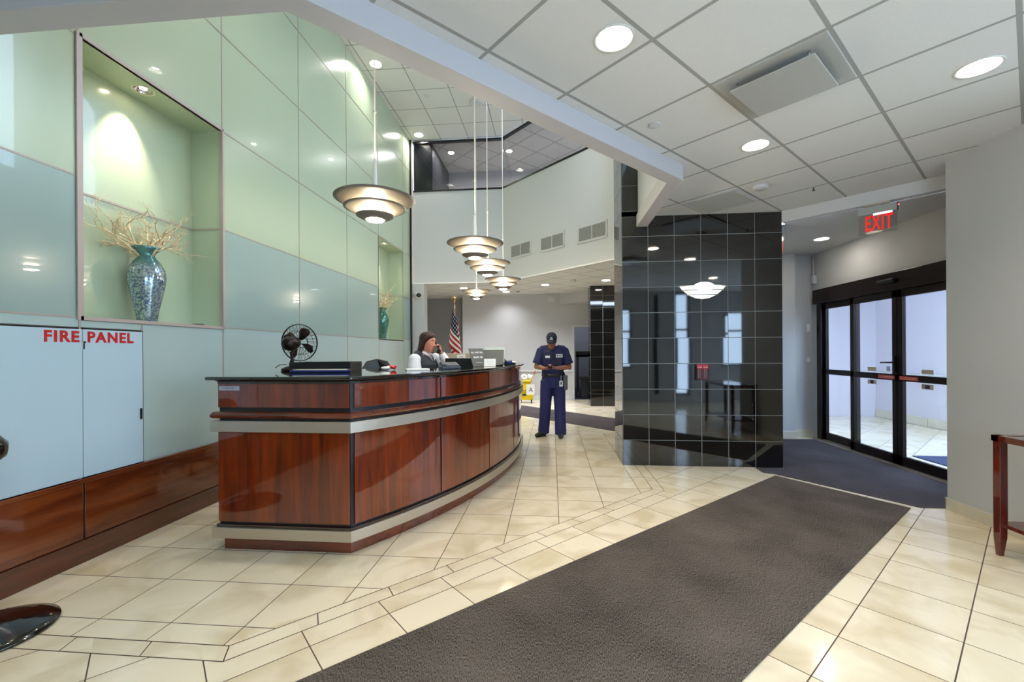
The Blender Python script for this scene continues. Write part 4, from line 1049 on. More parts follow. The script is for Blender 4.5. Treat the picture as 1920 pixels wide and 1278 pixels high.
# easel signs
def easel_sign(name, label, c, rz, w, h, tilt, mt, lines, cat='sign'):
    t = thing(name, label, cat, c, rz)
    M = Matrix.Rotation(-tilt, 4, 'X')
    m = MB(); m.box(-w / 2, w / 2, -.002, .002, 0, h); o = m.build('board', mt, t, local=True); o.data.transform(M)
    if lines:
        m = MB()
        for txt, z, s in lines: m.text(txt, s, M @ Matrix.Translation((0, -.0026, z)) @ Matrix.Rotation(PI / 2, 4, 'X'), .0002, s * .02)
        m.build('lettering', M_PAPER if mt is not M_PAPER else M_INK, t, local=True)
    m = MB(); y1 = h * math.sin(tilt); z1 = h * math.cos(tilt); m.prism([(-w * .2, y1 * .75), (w * .2, y1 * .75), (w * .2, y1 * .75 + .003), (-w * .2, y1 * .75 + .003)], 0, z1 * .75); m.build('rear_strut', mt, t, local=True)
    return t
M_SIGN = mat('sign_slate', (94, 94, 90), .45)
easel_sign('visitor_sign', 'dark grey easel sign with white capitals near the far end of the desk', (-.76, 4.60, ZT_ + .002), R(44), .19, .215, R(26), M_SIGN, [('ALL VISITORS', .165, .025), ('MUST BE', .108, .030), ('--------', .05, .034)])
easel_sign('notice_card', 'small white printed card leaning before the dark grey easel sign', (-.66, 4.60, ZT_ + .002), R(6), .125, .085, R(16), M_PAPER, [('----- --- ------', .060, .016), ('--- ---- -- ---', .040, .016), ('---- ----', .022, .016)])
t = thing('laptop', 'grey laptop screen standing open behind the easel sign', 'laptop', (-.70, 4.92, ZT_), R(-6))
m = MB(); m.box(-.13, .13, -.09, .09, 0, .012); m.build('keyboard_half', M_BLACK, t, local=True, bevel=.003)
m = MB(); m.obox((0, .115, .095), (.26, .008, .18), rot=Euler((R(-16), 0, 0))); m.build('screen_half', mat('laptop_grey', (96, 98, 96), .4), t, local=True, bevel=.003)
for x, y, h, w, lb in ((-.77, 5.28, .22, .13, 'tall clear acrylic leaflet stand, left of the pair behind the easel sign'), (-.665, 5.42, .22, .15, 'tall clear acrylic leaflet stand with white sheet, right of the pair behind the easel sign')):
    t = thing('acrylic_stand', lb, 'leaflet stand', (x, y, ZT_), R(-6), 'acrylic leaflet stands on the desk')
    m = MB(); m.obox((0, .03, h / 2), (w, .003, h), rot=Euler((R(-12), 0, 0))); m.box(-w / 2, w / 2, -.03, .04, 0, .004); m.build('clear_stand', glass_mat('stand_acrylic', (250, 252, 251), .7, 1.0), t, local=True)
    m = MB(); m.obox((0, .034, h / 2), (w - .01, .0015, h - .01), rot=Euler((R(-12), 0, 0))); m.build('white_sheet', mat('sheet_white', (220, 224, 222), .6), t, local=True)
slab('document_tray', 'flat black document tray near the far end of the desk', 'tray', (-.56, 5.57, ZT_), (.18, .12, .022), R(-4), M_BLACK)
t = thing('hand_stamp', 'dark blue cylindrical desk tool with a round flange lying near the far end', 'desk tool', (-.53, 5.20, ZT_), R(8))
m = MB(); m.cyl((-.03, 0, .030), (.055, 0, .030), .026, .022, 20); m.build('barrel', mat('tool_blue', (40, 62, 112), .35), t, local=True)
m = MB(); m.cyl((-.038, 0, .038), (-.03, 0, .038), .038, .038, 20); m.build('flange', mat('flange_dark', (40, 34, 34), .4), t, local=True)
m = MB(); m.cyl((.055, 0, .030), (.14, 0, .026), .004, .003, 8); m.build('shaft', M_STEEL, t, local=True)
m = MB(); m.cyl((-.12, 0, .02), (-.038, 0, .03), .004, .006, 8); m.build('tip', M_STEEL, t, local=True)
slab('loose_papers', 'loose white papers curling at the far end of the desk', 'paper', (-.53, 5.80, ZT_), (.12, .09, .02), R(30), M_PAPER, tilt=R(6))
# office chair behind the desk
t = thing('office_chair', 'black office chair with its back just showing above the desk', 'chair', (-1.98, 4.75, 0), R(20))
m = MB(); m.obox((0, .0, .62), (.46, .44, .07)); m.build('seat', M_BLACK, t, local=True, bevel=.02)
m = MB()
prof = [(-.17, .78), (-.20, 1.0), (-.19, 1.16), (-.12, 1.27), (0, 1.30), (.12, 1.27), (.19, 1.16), (.20, 1.0), (.17, .78)]
a = [m.bm.verts.new((x, .22 + .05 * (x / .2) ** 2 * -1, z)) for x, z in prof]; b = [m.bm.verts.new((x, .265 + .05 * (x / .2) ** 2 * -1, z)) for x, z in prof]
m.bm.faces.new(a); m.bm.faces.new(list(reversed(b)))
for i in range(len(a)): j = (i + 1) % len(a); m.bm.faces.new((a[i], b[i], b[j], a[j]))
m.build('backrest', M_BLACK, t, local=True, bevel=.012)
m = MB(); m.box(-.03, .03, .17, .22, .62, .95); m.build('back_bracket', M_BLACK, t, local=True)
m = MB(); m.cyl((0, 0, .10), (0, 0, .60), .03, n=16); m.build('gas_column', M_BLACK, t, local=True)
for i in range(5):
    an = 2 * PI * i / 5; d = Vector((math.cos(an), math.sin(an), 0))
    m = MB(); m.tube([d * .02 + Vector((0, 0, .12)), d * .28 + Vector((0, 0, .075))], [.025, .018], 8); lg = m.build('leg', M_BLACK, t, local=True)
    m = MB(); c = d * .28; n_ = Vector((-d.y, d.x, 0)); m.cyl(c + n_ * -.02 + Vector((0, 0, .03)), c + n_ * .02 + Vector((0, 0, .03)), .03, n=14); m.build('caster', M_BLACK, lg, local=True)

# ------------------------------------------------------------------ pedestal stand at the left edge
b = Vector((-2.76, 1.89, 0))
t = thing('pedestal_stand', 'glossy black pedestal stand with a wide stepped round base at the left edge', 'stand', b)
m = MB(); m.lathe([(0, 0), (.235, 0), (.245, .006), (.242, .016), (.215, .024), (.205, .030), (.175, .034), (.165, .041), (.12, .045), (.11, .052), (.06, .056), (.04, .062), (0, .064)], b, 56); m.build('base', mat('stand_black', (16, 15, 15), .16, metal=.5, coat=.8, coat_r=.05), t)
m = MB(); m.tube([b + Vector((0, 0, .06)), b + Vector((-.01, .005, .45)), b + Vector((-.05, .03, .68)), b + Vector((-.17, .08, .86))], .018, 16); m.build('pole', M_BLACK, t)
m = MB(); m.lathe([(0, -.10), (.04, -.095), (.075, -.06), (.088, -.01), (.085, .04), (.06, .09), (0, .11)], b + Vector((-.19, .09, .885)), 28, axis=(-.5, -.85, .1)); m.build('head', mat('stand_head', (30, 22, 20), .2, metal=.5, coat=.6), t)

# ------------------------------------------------------------------ console table by the right wall
t = thing('console_table', 'dark red wooden console table with a glass top against the right wall', 'table', (3.14, 2.55, 0))
M_TAB = wood_mat('table_wood', (44, 8, 6), (104, 26, 14), 'Z', .12)
tx0, tx1, ty0, ty1, th = 2.945, 3.35, 1.95, 3.205, .80
m = MB(); m.box(tx0, tx1, ty1 - .05, ty1, th - .04, th); m.box(tx0, tx1, ty0, ty0 + .05, th - .04, th); m.box(tx0, tx0 + .05, ty0, ty1, th - .04, th); m.box(tx1 - .05, tx1, ty0, ty1, th - .04, th); m.build('top_frame', M_TAB, t, bevel=.003)
m = MB(); m.box(tx0 + .045, tx1 - .045, ty0 + .045, ty1 - .045, th - .012, th - .004); m.build('glass_top', mat('smoked_glass', (120, 126, 124), .04, spec=.7), t)
m = MB(); m.box(tx0 + .01, tx1 - .01, ty0 + .02, ty1 - .02, .200, .225); m.build('lower_shelf', M_TAB, t, bevel=.003)
for x in (tx0 + .03, tx1 - .03):
    for y in (ty0 + .03, ty1 - .03):
        m = MB(); sx = 1 if x < 3.1 else -1
        m.tube([(x, y, th - .04), (x, y, .25), (x - .002 * sx, y, .12), (x - .006 * sx, y, 0)], [(.034, .034), (.034, .034), (.032, .031), (.019, .019)], 4, smooth=False, up=(S2, S2, 0)); m.build('leg', M_TAB, t, bevel=.003)

# ------------------------------------------------------------------ mop bucket by the back wall
b = Vector((-.68, 11.55, 0))
t = thing('mop_bucket', 'yellow wheeled mop bucket with wringer standing by the grey back wall', 'mop bucket', b)
M_YEL = mat('yellow_plastic', (232, 208, 10), .4)
m = MB(); m.loft([(b + Vector((0, 0, .09)), .17, .13, .55), (b + Vector((0, 0, .36)), .21, .16, .55), (b + Vector((0, 0, .365)), .225, .175, .55), (b + Vector((0, 0, .385)), .225, .175, .55)], 24); m.build('bucket', M_YEL, t)
m = MB(); m.box(b.x - .13, b.x + .10, b.y - .10, b.y + .10, .385, .58); m.box(b.x - .15, b.x + .12, b.y - .12, b.y + .12, .565, .60); m.build('wringer', M_YEL, t, bevel=.01)
m = MB(); m.tube([b + Vector((-.10, -.12, .56)), b + Vector((-.16, -.15, .60)), b + Vector((-.12, -.15, .635))], .016, 8); m.build('wringer_lever', mat('lever_blue', (60, 84, 140), .4), t)
m = MB(); m.box(b.x - .10, b.x + .0, b.y - .158, b.y - .14, .20, .245); m.build('dark_label', M_INK, t)
for sx in (-1, 1):
    for sy in (-1, 1):
        c = b + Vector((sx * .14, sy * .10, 0)); m = MB(); m.cyl(c + Vector((-.012, 0, .04)), c + Vector((.012, 0, .04)), .04, n=18); m.box(c.x - .018, c.x + .018, c.y - .02, c.y + .02, .06, .095); m.build('caster', M_BLACK, t)
m = MB(); m.lathe([(.022, -.055), (.075, -.055), (.075, .055), (.022, .055)], (b.x - .06, b.y - .03, .685), 28, axis=(.25, -1, .12), close=True); tag(m.build('paper_roll', M_PAPER, loc=(b.x - .06, b.y - .03, .685)), 'white paper roll with its round end showing on top of the mop bucket', 'paper roll')
m = MB(); m.lathe([(.02, -.06), (.07, -.06), (.07, .06), (.02, .06)], (b.x + .10, b.y - .02, .682), 24, axis=(1, -.1, -.25), close=True); tag(m.build('paper_roll', M_PAPER, loc=(b.x + .10, b.y - .02, .682)), 'white paper roll lying sideways on the right rim of the mop bucket', 'paper roll')
m = MB(); m.mi = 0; m.obox((b.x + .12, b.y - .19, .37), (.21, .008, .27), R(6)); m.mi = 1; m.text('A', .16, Matrix.Translation((b.x + .13, b.y - .1955, .36)) @ Matrix.Rotation(R(6), 4, 'Z') @ Matrix.Rotation(PI / 2, 4, 'X'), .0005)
tag(m.build('hanging_sign', [M_PAPER, M_INK], loc=(b.x + .12, b.y - .19, .37)), 'white sheet with a black letter A hanging on the side of the mop bucket', 'sign')
t = thing('mop', 'mop with a wooden handle leaning out of the mop bucket towards the man', 'mop', b + Vector((.04, .02, .42)))
m = MB(); m.tube([b + Vector((.06, .08, .40)), b + Vector((.30, .30, 1.00))], .013, 8); m.build('handle', mat('mop_handle', (214, 160, 70), .5), t)
m = MB(); m.tube([b + Vector((.20, .205, .75)), b + Vector((.235, .24, .835))], .016, 8); m.build('red_grip', mat('grip_red', (150, 50, 40), .5), t)
m = MB(); m.sphere(b + Vector((.05, .075, .46)), .07, 12, (1, 1, .6)); m.build('mop_head', M_PAPER, t)

# ------------------------------------------------------------------ flag
fl = Vector((-2.40, 10.6, 0))
t = thing('flag_stand', 'national flag with stars and stripes hanging folded on a pole in the alcove', 'flag', fl)
M_GOLD = mat('gold', (206, 176, 96), .3, metal=.9)
m = MB(); m.lathe([(0, 0), (.15, 0), (.15, .02), (.04, .07), (.025, .12), (0, .12)], fl, 28); m.build('base', M_GOLD, t)
m = MB(); m.cyl(fl + Vector((0, 0, .1)), fl + Vector((0, 0, 2.56)), .014, n=12); m.build('pole', wood_mat('pole_wood', (70, 40, 20), (120, 80, 44), 'Z', .2), t)
m = MB(); c = fl + Vector((0, 0, 2.58)); m.lathe([(0, 0), (.02, 0), (.012, .03), (.025, .05), (.012, .07), (0, .07)], c, 14)
for sx in (-1, 1): m.tube([c + Vector((0, 0, .07)), c + Vector((sx * .05, 0, .15)), c + Vector((sx * .085, 0, .12)), c + Vector((sx * .075, 0, .06))], [.012, .014, .008, .002], 8)
m.sphere(c + Vector((0, -.01, .12)), .022, 10, (1, 1, 1.7)); m.build('eagle_finial', M_GOLD, t)
fm, N, L, bs = nt('flag_cloth')
uv = N.new('ShaderNodeUVMap'); uv.uv_map = 'UVMap'; sp = N.new('ShaderNodeSeparateXYZ'); L.new(uv.outputs[0], sp.inputs[0])
st = math_node(N, L, 'MODULO', math_node(N, L, 'FLOOR', math_node(N, L, 'MULTIPLY', sp.outputs[1], 13.0)), 2.0)
stripes = mixc(N, L, math_node(N, L, 'LESS_THAN', st, .5), lin((236, 230, 224)), lin((176, 20, 26)))
can = math_node(N, L, 'MULTIPLY', math_node(N, L, 'LESS_THAN', sp.outputs[0], .42), math_node(N, L, 'GREATER_THAN', sp.outputs[1], 6 / 13))
def fr5(v, k):
    return math_node(N, L, 'SUBTRACT', math_node(N, L, 'FRACT', math_node(N, L, 'MULTIPLY', v, k)), .5)
dx = math_node(N, L, 'MULTIPLY', fr5(sp.outputs[0], 6 / .42), .42 / 6 * 1.7); dy = math_node(N, L, 'MULTIPLY', fr5(sp.outputs[1], 9 * 13 / 14), 14 / 117)
dist = math_node(N, L, 'SQRT', math_node(N, L, 'ADD', math_node(N, L, 'MULTIPLY', dx, dx), math_node(N, L, 'MULTIPLY', dy, dy)))
canton = mixc(N, L, math_node(N, L, 'LESS_THAN', dist, .026), lin((22, 26, 52)), lin((236, 236, 240)))
L.new(mixc(N, L, can, stripes, canton), bs.inputs['Base Color']); P(bs, None, .7)
m = MB(); uvl = m.bm.loops.layers.uv.new('UVMap'); NU, NV = 48, 30; grid_ = []
for i in range(NU + 1):
    u = i / NU; row = []
    for j in range(NV + 1):
        v = j / NV
        z = 2.46 - (1 - v) * .90 - u * .76
        sprd = .05 + .19 * (2.46 - z) / 1.6
        kk = [(0, -.75), (.45, .95), (.75, -.55), (1, .75)]
        for (u0, x0), (u1, x1) in zip(kk, kk[1:]):
            if u0 <= u <= u1: ff = (u - u0) / (u1 - u0); ff = ff * ff * (3 - 2 * ff); x = (x0 + (x1 - x0) * ff) * sprd
        y = -.085 + .13 * u + .012 * math.sin(u * 22 + z * 3)
        row.append(m.bm.verts.new(fl + Vector((x, y, z))))
    grid_.append(row)
for i in range(NU):
    for j in range(NV):
        f_ = m.bm.faces.new((grid_[i][j], grid_[i + 1][j], grid_[i + 1][j + 1], grid_[i][j + 1])); f_.smooth = True
        for lp, (a_, b_) in zip(f_.loops, ((i, j), (i + 1, j), (i + 1, j + 1), (i, j + 1))): lp[uvl].uv = (a_ / NU, b_ / NV)
o = m.build('flag_cloth', fm, t, fixn=False); sd = o.modifiers.new('thick', 'SOLIDIFY'); sd.thickness = .003

# ------------------------------------------------------------------ gym beyond the doorway
t = thing('treadmill', 'dark treadmill seen through the doorway to the gym', 'treadmill', (.95, 13.4, .006))
m = MB(); m.box(.72, 1.5, 12.9, 14.3, .006, .18); m.build('deck', M_BLACK, t, bevel=.02)
for x in (.76, 1.44): m = MB(); m.tube([(x, 13.0, .15), (x, 12.95, 1.2)], .035, 8); m.build('upright', mat('treadmill_grey', (70, 72, 78), .4), t)
m = MB(); m.obox((1.1, 12.98, 1.28), (.78, .22, .12), rot=Euler((R(-25), 0, 0))); m.build('console', M_BLACK, t, bevel=.02)
m = MB(); m.tube([(.76, 12.95, 1.1), (.76, 13.35, 1.02)], .02, 8); m.tube([(1.44, 12.95, 1.1), (1.44, 13.35, 1.02)], .02, 8); m.build('handrail', M_BLACK, t)
t = thing('gym_bench', 'black upholstered gym bench low in the gym doorway', 'gym bench', (.88, 12.9, .006))
m = MB(); m.box(.80, 1.3, 12.62, 12.84, .55, .63); m.build('pad', M_BLACK, t, bevel=.02)
m = MB(); m.box(.84, 1.26, 12.65, 12.81, .006, .55); m.build('frame', M_BLACK, t, bevel=.01)
# gym room lamp
m = MB(); m.box(.2, 1.4, 13.3, 13.6, 2.735, 2.752); tag(m.build('gym_ceiling_light', emat('gym_glow', (255, 255, 255), 6), loc=(.8, 13.4, 2.75)), 'white ceiling light panel in the gym behind the doorway', 'ceiling light')
# ------------------------------------------------------------------ people
def fuse(m, name, mt, parent, voxel=.008, smooth=6, local=True):
    """union of overlapping shapes into one continuous skin"""
    o = m.build(name, mt, parent, local=local)
    rm = o.modifiers.new('fuse', 'REMESH'); rm.mode = 'VOXEL'; rm.voxel_size = voxel; rm.use_smooth_shade = True
    sm = o.modifiers.new('soft', 'SMOOTH'); sm.factor = .5; sm.iterations = smooth
    bpy.context.view_layer.update()
    me = bpy.data.meshes.new_from_object(o.evaluated_get(bpy.context.evaluated_depsgraph_get()))
    o.modifiers.clear(); old = o.data; o.data = me; me.name = name; bpy.data.meshes.remove(old)
    for p in me.polygons: p.use_smooth = True
    if not me.materials: me.materials.append(mt)
    return o

def head(m, c, yaw, pitch, s=1.0, roll=0.0):
    """head facing -y, c = centre of the skull; returns the frame"""
    M = Matrix.Translation(c) @ Matrix.Rotation(yaw, 4, 'Z') @ Matrix.Rotation(pitch, 4, 'X') @ Matrix.Rotation(roll, 4, 'Y') @ Matrix.Scale(s, 4)
    k = MB()
    secs = [((0, -.058, -.125), .022, .018), ((0, -.046, -.118), .040, .034), ((0, -.028, -.095), .056, .062), ((0, -.014, -.06), .066, .080), ((0, -.006, -.025), .071, .089), ((0, .002, .015), .075, .096),
            ((0, .004, .05), .074, .096), ((0, .006, .08), .064, .084), ((0, .008, .103), .044, .058), ((0, .008, .115), .018, .024)]
    k.loft(secs, 24)
    # nose, brow, lips, ears
    k.tube([(0, -.088, .012), (0, -.099, -.020), (0, -.105, -.038), (0, -.096, -.048)], [.008, .009, .011, .008], 8)
    k.sphere((-.012, -.096, -.044), .010, 8); k.sphere((.012, -.096, -.044), .010, 8)
    k.tube([(-.045, -.078, .028), (-.02, -.094, .030), (.02, -.094, .030), (.045, -.078, .028)], [.007, .009, .009, .007], 6)
    k.tube([(-.022, -.084, -.071), (0, -.092, -.068), (.022, -.084, -.071)], [.004, .0075, .004], 6); k.tube([(-.020, -.083, -.080), (0, -.091, -.081), (.020, -.083, -.080)], [.004, .008, .004], 6)
    for sx in (-1, 1):
        k.sphere((sx * .076, .012, -.012), .024, 10, (.35, .65, 1.1)); k.sphere((sx * .040, -.068, -.035), .022, 8, (1, .6, .8))
    k.sphere((0, -.066, -.112), .018, 8)
    k.tube([(0, .008, -.06), (0, .020, -.13), (0, .03, -.19)], [.050, .052, .058], 14)
    k.bm.transform(M)
    me = bpy.data.meshes.new('tmp'); k.bm.to_mesh(me); k.bm.free(); m.bm.from_mesh(me); bpy.data.meshes.remove(me)
    return M

def eyes(M, parent, closed=False):
    for sx in (-1, 1):
        m = MB(); m.sphere(M @ Vector((sx * .031, -.0760, .006)), .0105, 10); e = m.build('eye', mat('eye_white', (222, 218, 212), .3), parent, local=True)
        m = MB(); m.sphere(M @ Vector((sx * .031, -.0835, .004)), .0048, 8); m.build('iris', mat('iris_dark', (40, 26, 20), .2), e, local=True)
        m = MB(); m.tube([M @ Vector((sx * .014, -.094, .030)), M @ Vector((sx * .032, -.092, .035)), M @ Vector((sx * .050, -.078, .028))], [.003, .004, .002], 6); m.build('eyebrow', mat('brow_dark', (36, 24, 18), .8), parent, local=True)

def hand(m, wrist, d, palm_n, curl, side, s=1.0, spread=.10):
    """wrist -> fingers along d, palm facing palm_n, side=+1/-1 places the thumb"""
    d = Vector(d).normalized(); n = (Vector(palm_n) - d * d.dot(Vector(palm_n))).normalized(); w = d.cross(n).normalized() * side
    wv = Vector(wrist)
    m.tube([wv - d * .02, wv + d * .02, wv + d * .055 * s, wv + d * .088 * s], [(.023 * s, .019 * s), (.030 * s, .017 * s), (.040 * s, .015 * s), (.038 * s, .012 * s)], 12, up=tuple(n))
    for i, (off, ln) in enumerate(((.029, .070), (.010, .080), (-.010, .074), (-.028, .058))):
        p = wv + d * .085 * s + w * off * s; dd = (d + w * (off * spread * 20 * .1)).normalized(); pts = [p - d * .015, p]; c = curl * (1 + .08 * i)
        for f, frac in ((.42, .55), (.33, 1.0), (.25, .8)):
            q = Matrix.Rotation(c * frac, 3, dd.cross(n)); dd = (q @ dd).normalized(); pts.append(pts[-1] + dd * ln * f * s)
        m.tube(pts, [.0095 * s, .0092 * s, .0086 * s, .0078 * s, .0062 * s], 8)
    p = wv + d * .022 * s + w * .030 * s; t1 = (d * .6 + w * .75 + n * .35).normalized(); t2 = (d * .85 + w * .15 + n * .55).normalized()
    m.tube([wv + d * .01 * s + w * .012 * s, p, p + t1 * .034 * s, p + t1 * .034 * s + t2 * .030 * s, p + t1 * .034 * s + t2 * .052 * s], [.014 * s, .0135 * s, .011 * s, .0095 * s, .007 * s], 8)

# --- standing man with a phone
man = thing('person', 'standing man in navy work uniform and cap looking down at a phone', 'person', (.015, 7.05, 0), R(2))
J = dict(hl=(-.095, 0, .90), kl=(-.120, -.02, .50), al=(-.150, .04, .085), hr=(.095, 0, .90), kr=(.110, -.03, .50), ar=(.118, -.08, .085),
         sl=(-.185, -.01, 1.385), el=(-.262, -.03, 1.125), wl=(-.130, -.225, 1.105), sr=(.185, -.01, 1.385), er=(.265, -.04, 1.115), wr=(.035, -.245, 1.110))
m = MB()
m.loft([((0, .0, .84), .145, .095), ((0, .0, .93), .160, .108), ((0, .0, 1.03), .150, .100), ((0, -.005, 1.15), .155, .104), ((0, -.01, 1.28), .172, .112), ((0, -.01, 1.37), .165, .098), ((0, -.005, 1.42), .105, .07), ((0, -.015, 1.46), .058, .056)], 28)
for a, b, c in (('hl', 'kl', 'al'), ('hr', 'kr', 'ar')):
    m.tube([J[a], Vector(J[a]).lerp(Vector(J[b]), .5), J[b], Vector(J[b]).lerp(Vector(J[c]), .35), J[c], Vector(J[c]) + Vector((0, -.01, -.05))], [.088, .076, .056, .056, .038, .042], 14)
for a, b, c in (('sl', 'el', 'wl'), ('sr', 'er', 'wr')):
    S_, E_, W_ = (Vector(J[q]) for q in (a, b, c))
    m.tube([S_ + Vector((0, 0, .02)), S_.lerp(E_, .5), E_, E_.lerp(W_, .35), W_], [.058, .050, .042, .040, .026], 12); m.sphere(E_, .042, 10)
HM = head(m, (-.018, -.085, 1.545), R(-4), R(22), 1.0)
hand(m, J['wl'], (.62, -.42, .12), (.25, .35, .9), .75, -1)
hand(m, J['wr'], (-.62, -.38, .12), (-.25, .35, .9), .75, 1)
for c, tx in (('al', -.10), ('ar', .0)): m.tube([Vector(J[c]) + Vector((0, .02, -.045)), Vector(J[c]) + Vector((tx * .5, -.08, -.05)), Vector(J[c]) + Vector((tx, -.14, -.055))], [.035, .036, .022], 10)
fuse(m, 'body', M_SKINM, man, .007, 4)
eyes(HM, man)
M_NAVY = mat('navy_shirt', (22, 28, 74), .75, bump=.25, bscale=14)
M_NAVYP = mat('navy_trousers', (34, 36, 92), .75, bump=.3, bscale=10)
m = MB()
m.loft([((0, .0, .955), .176, .126), ((0, .0, 1.03), .178, .128), ((0, -.005, 1.15), .180, .128), ((0, -.01, 1.28), .190, .130), ((0, -.01, 1.37), .186, .114), ((0, -.005, 1.425), .130, .085), ((0, -.012, 1.455), .072, .068)], 32)
for a, b in (('sl', 'el'), ('sr', 'er')):
    S_, E_ = Vector(J[a]), Vector(J[b]); m.tube([S_ + Vector((0, 0, .025)), S_.lerp(E_, .25), S_.lerp(E_, .62), S_.lerp(E_, .82)], [.066, .076, .079, .086], 16); m.sphere(S_ + Vector((0, 0, -.012)), .074, 14); m.tube([S_ + Vector((0, 0, .01)), Vector((S_.x * .35, -.005, 1.425))], [.068, .058], 14)
sh = fuse(m, 'shirt', M_NAVY, man, .009, 5)
m = MB()
for sx in (-1, 1): m.prism([(sx * .005, -.09), (sx * .075, -.07), (sx * .07, -.005), (sx * .02, -.06)], 1.435, 1.455)
m.build('collar', M_NAVY, sh, local=True, bevel=.006)
m = MB()
for i in range(4): m.sphere((.0, -.136, 1.05 + i * .075), .006, 8)
m.build('buttons', mat('button_navy', (14, 16, 34), .4), sh, local=True)
m = MB(); m.mi = 0; m.obox((-.085, -.134, 1.285), (.075, .006, .036), R(-8)); m.build('name_patch', M_PAPER, sh, local=True)
m = MB(); m.mi = 0; m.obox((.100, -.132, 1.300), (.105, .006, .052), R(9)); pt = m.build('company_patch', M_PAPER, sh, local=True)
m = MB(); m.obox((.07, -.139, 1.302), (.022, .002, .022), R(9)); m.obox((.115, -.134, 1.306), (.05, .002, .010), R(9)); m.obox((.115, -.134, 1.292), (.05, .002, .006), R(9)); m.build('patch_print', mat('patch_ink', (44, 50, 82), .5), pt, local=True)
m = MB()
for sx in (-1, 1): m.obox((sx * .092, -.130, 1.205), (.10, .01, .11), R(9 * sx))
for_p = m.build('breast_pockets', M_NAVY, sh, local=True, bevel=.004)
m = MB()
m.loft([((0, .0, .79), .150, .108), ((0, .0, .85), .178, .122), ((0, .0, .93), .180, .124), ((0, .0, .985), .170, .116)], 28)
for a, b, c in (('hl', 'kl', 'al'), ('hr', 'kr', 'ar')):
    H_, K_, A_ = (Vector(J[q]) for q in (a, b, c)); m.tube([H_, H_.lerp(K_, .45), K_, K_.lerp(A_, .5), A_ + Vector((0, 0, .02)), A_ + Vector((0, 0, -.045))], [.105, .101, .092, .090, .092, .090], 18)
fuse(m, 'trousers', M_NAVYP, man, .009, 6)
m = MB(); m.loft([((0, 0, .972), .183, .131), ((0, 0, 1.005), .183, .131)], 28); m.build('belt', M_BLACK, man, local=True)
for c, tx in (('al', -.125), ('ar', -.005)):
    m = MB(); A_ = Vector(J[c]); z = -A_.z
    m.tube([A_ + Vector((-tx * .2, .06, z + .045)), A_ + Vector((0, .0, z + .05)), A_ + Vector((tx * .55, -.09, z + .042)), A_ + Vector((tx, -.155, z + .032))], [(.038, .042), (.044, .048), (.046, .040), (.034, .028)], 12)
    s1 = fuse(m, 'shoe', mat('work_shoe', (40, 40, 42), .6), man, .006, 3)
    zmin = min(v.co.z for v in s1.data.vertices)
    for v in s1.data.vertices: v.co.z = max(v.co.z - zmin, 0) if v.co.z - zmin > .004 else 0
# cap
m = MB()
m.loft([((0, .008, .030), .086, .106), ((0, .008, .065), .085, .104), ((0, .008, .100), .070, .086), ((0, .008, .122), .042, .052), ((0, .008, .130), .010, .012)], 28); m.bm.transform(HM)
cp = m.build('cap', mat('navy_cap', (20, 26, 46), .8), man, local=True)
m = MB(); V = []
for r in (0, 1):
    V.append([(.080 * math.sin(a) * (1 - .05 * r), -.075 - .018 * r * 0 - (.072 * r) * math.cos(a) ** .7 - .02 * math.cos(a), .044 - .030 * r - .012 * (1 - math.cos(a))) for a in [R(-72 + 144 * i / 14) for i in range(15)]])
vs = [[m.bm.verts.new(HM @ Vector(p)) for p in row] for row in V]
for i in range(14): m.bm.faces.new((vs[0][i], vs[0][i + 1], vs[1][i + 1], vs[1][i]))
b_ = m.build('brim', mat('navy_cap', (20, 26, 46), .8), cp, local=True, smooth=True); b_.modifiers.new('thick', 'SOLIDIFY').thickness = .006
m = MB(); m.sphere((0, -.098, .078), .020, 10, (1, .25, .7)); m.obox((0, -.101, .056), (.055, .006, .010)); m.bm.transform(HM); m.build('cap_emblem', mat('emblem_pale', (196, 204, 216), .6), cp, local=True)
m = MB(); m.loft([((0, .02, -.05), .070, .075), ((0, .012, .03), .079, .1)], 20); m.bm.transform(HM @ Matrix.Translation((0, .012, 0))); 
m.build('hair', mat('hair_black', (18, 15, 14), .8), man, local=True)
# strap, badge, pouch
m = MB(); m.tube([(-.075, -.075, 1.455), (-.03, -.125, 1.38), (.02, -.143, 1.27), (.09, -.140, 1.15), (.165, -.08, 1.03), (.19, -.01, .98)], [(.018, .004)] * 6, 8, up=(0, -1, .2)); m.build('shoulder_strap', mat('strap_black', (22, 24, 34), .7), man, local=True)
m = MB(); m.obox((.205, .0, .865), (.05, .15, .24), R(-14), ); m.build('belt_pouch', mat('pouch_grey', (98, 98, 104), .6), man, local=True, bevel=.012)
m = MB(); m.box(.098, .152, -.150, -.146, .815, .905); m.box(.122, .128, -.149, -.146, .905, .985); bd = m.build('id_badge', M_PAPER, man, local=True)
m = MB(); m.box(.114, .136, -.1505, -.150, .845, .885); m.build('badge_photo', mat('badge_ink', (70, 74, 92), .5), bd, local=True)
ph = slab('mobile_phone', 'small dark mobile phone held in both hands by the standing man', 'phone', (-.030, 6.735, 1.135), (.075, .14, .010), R(2), M_GLOSSB, .004, R(28))

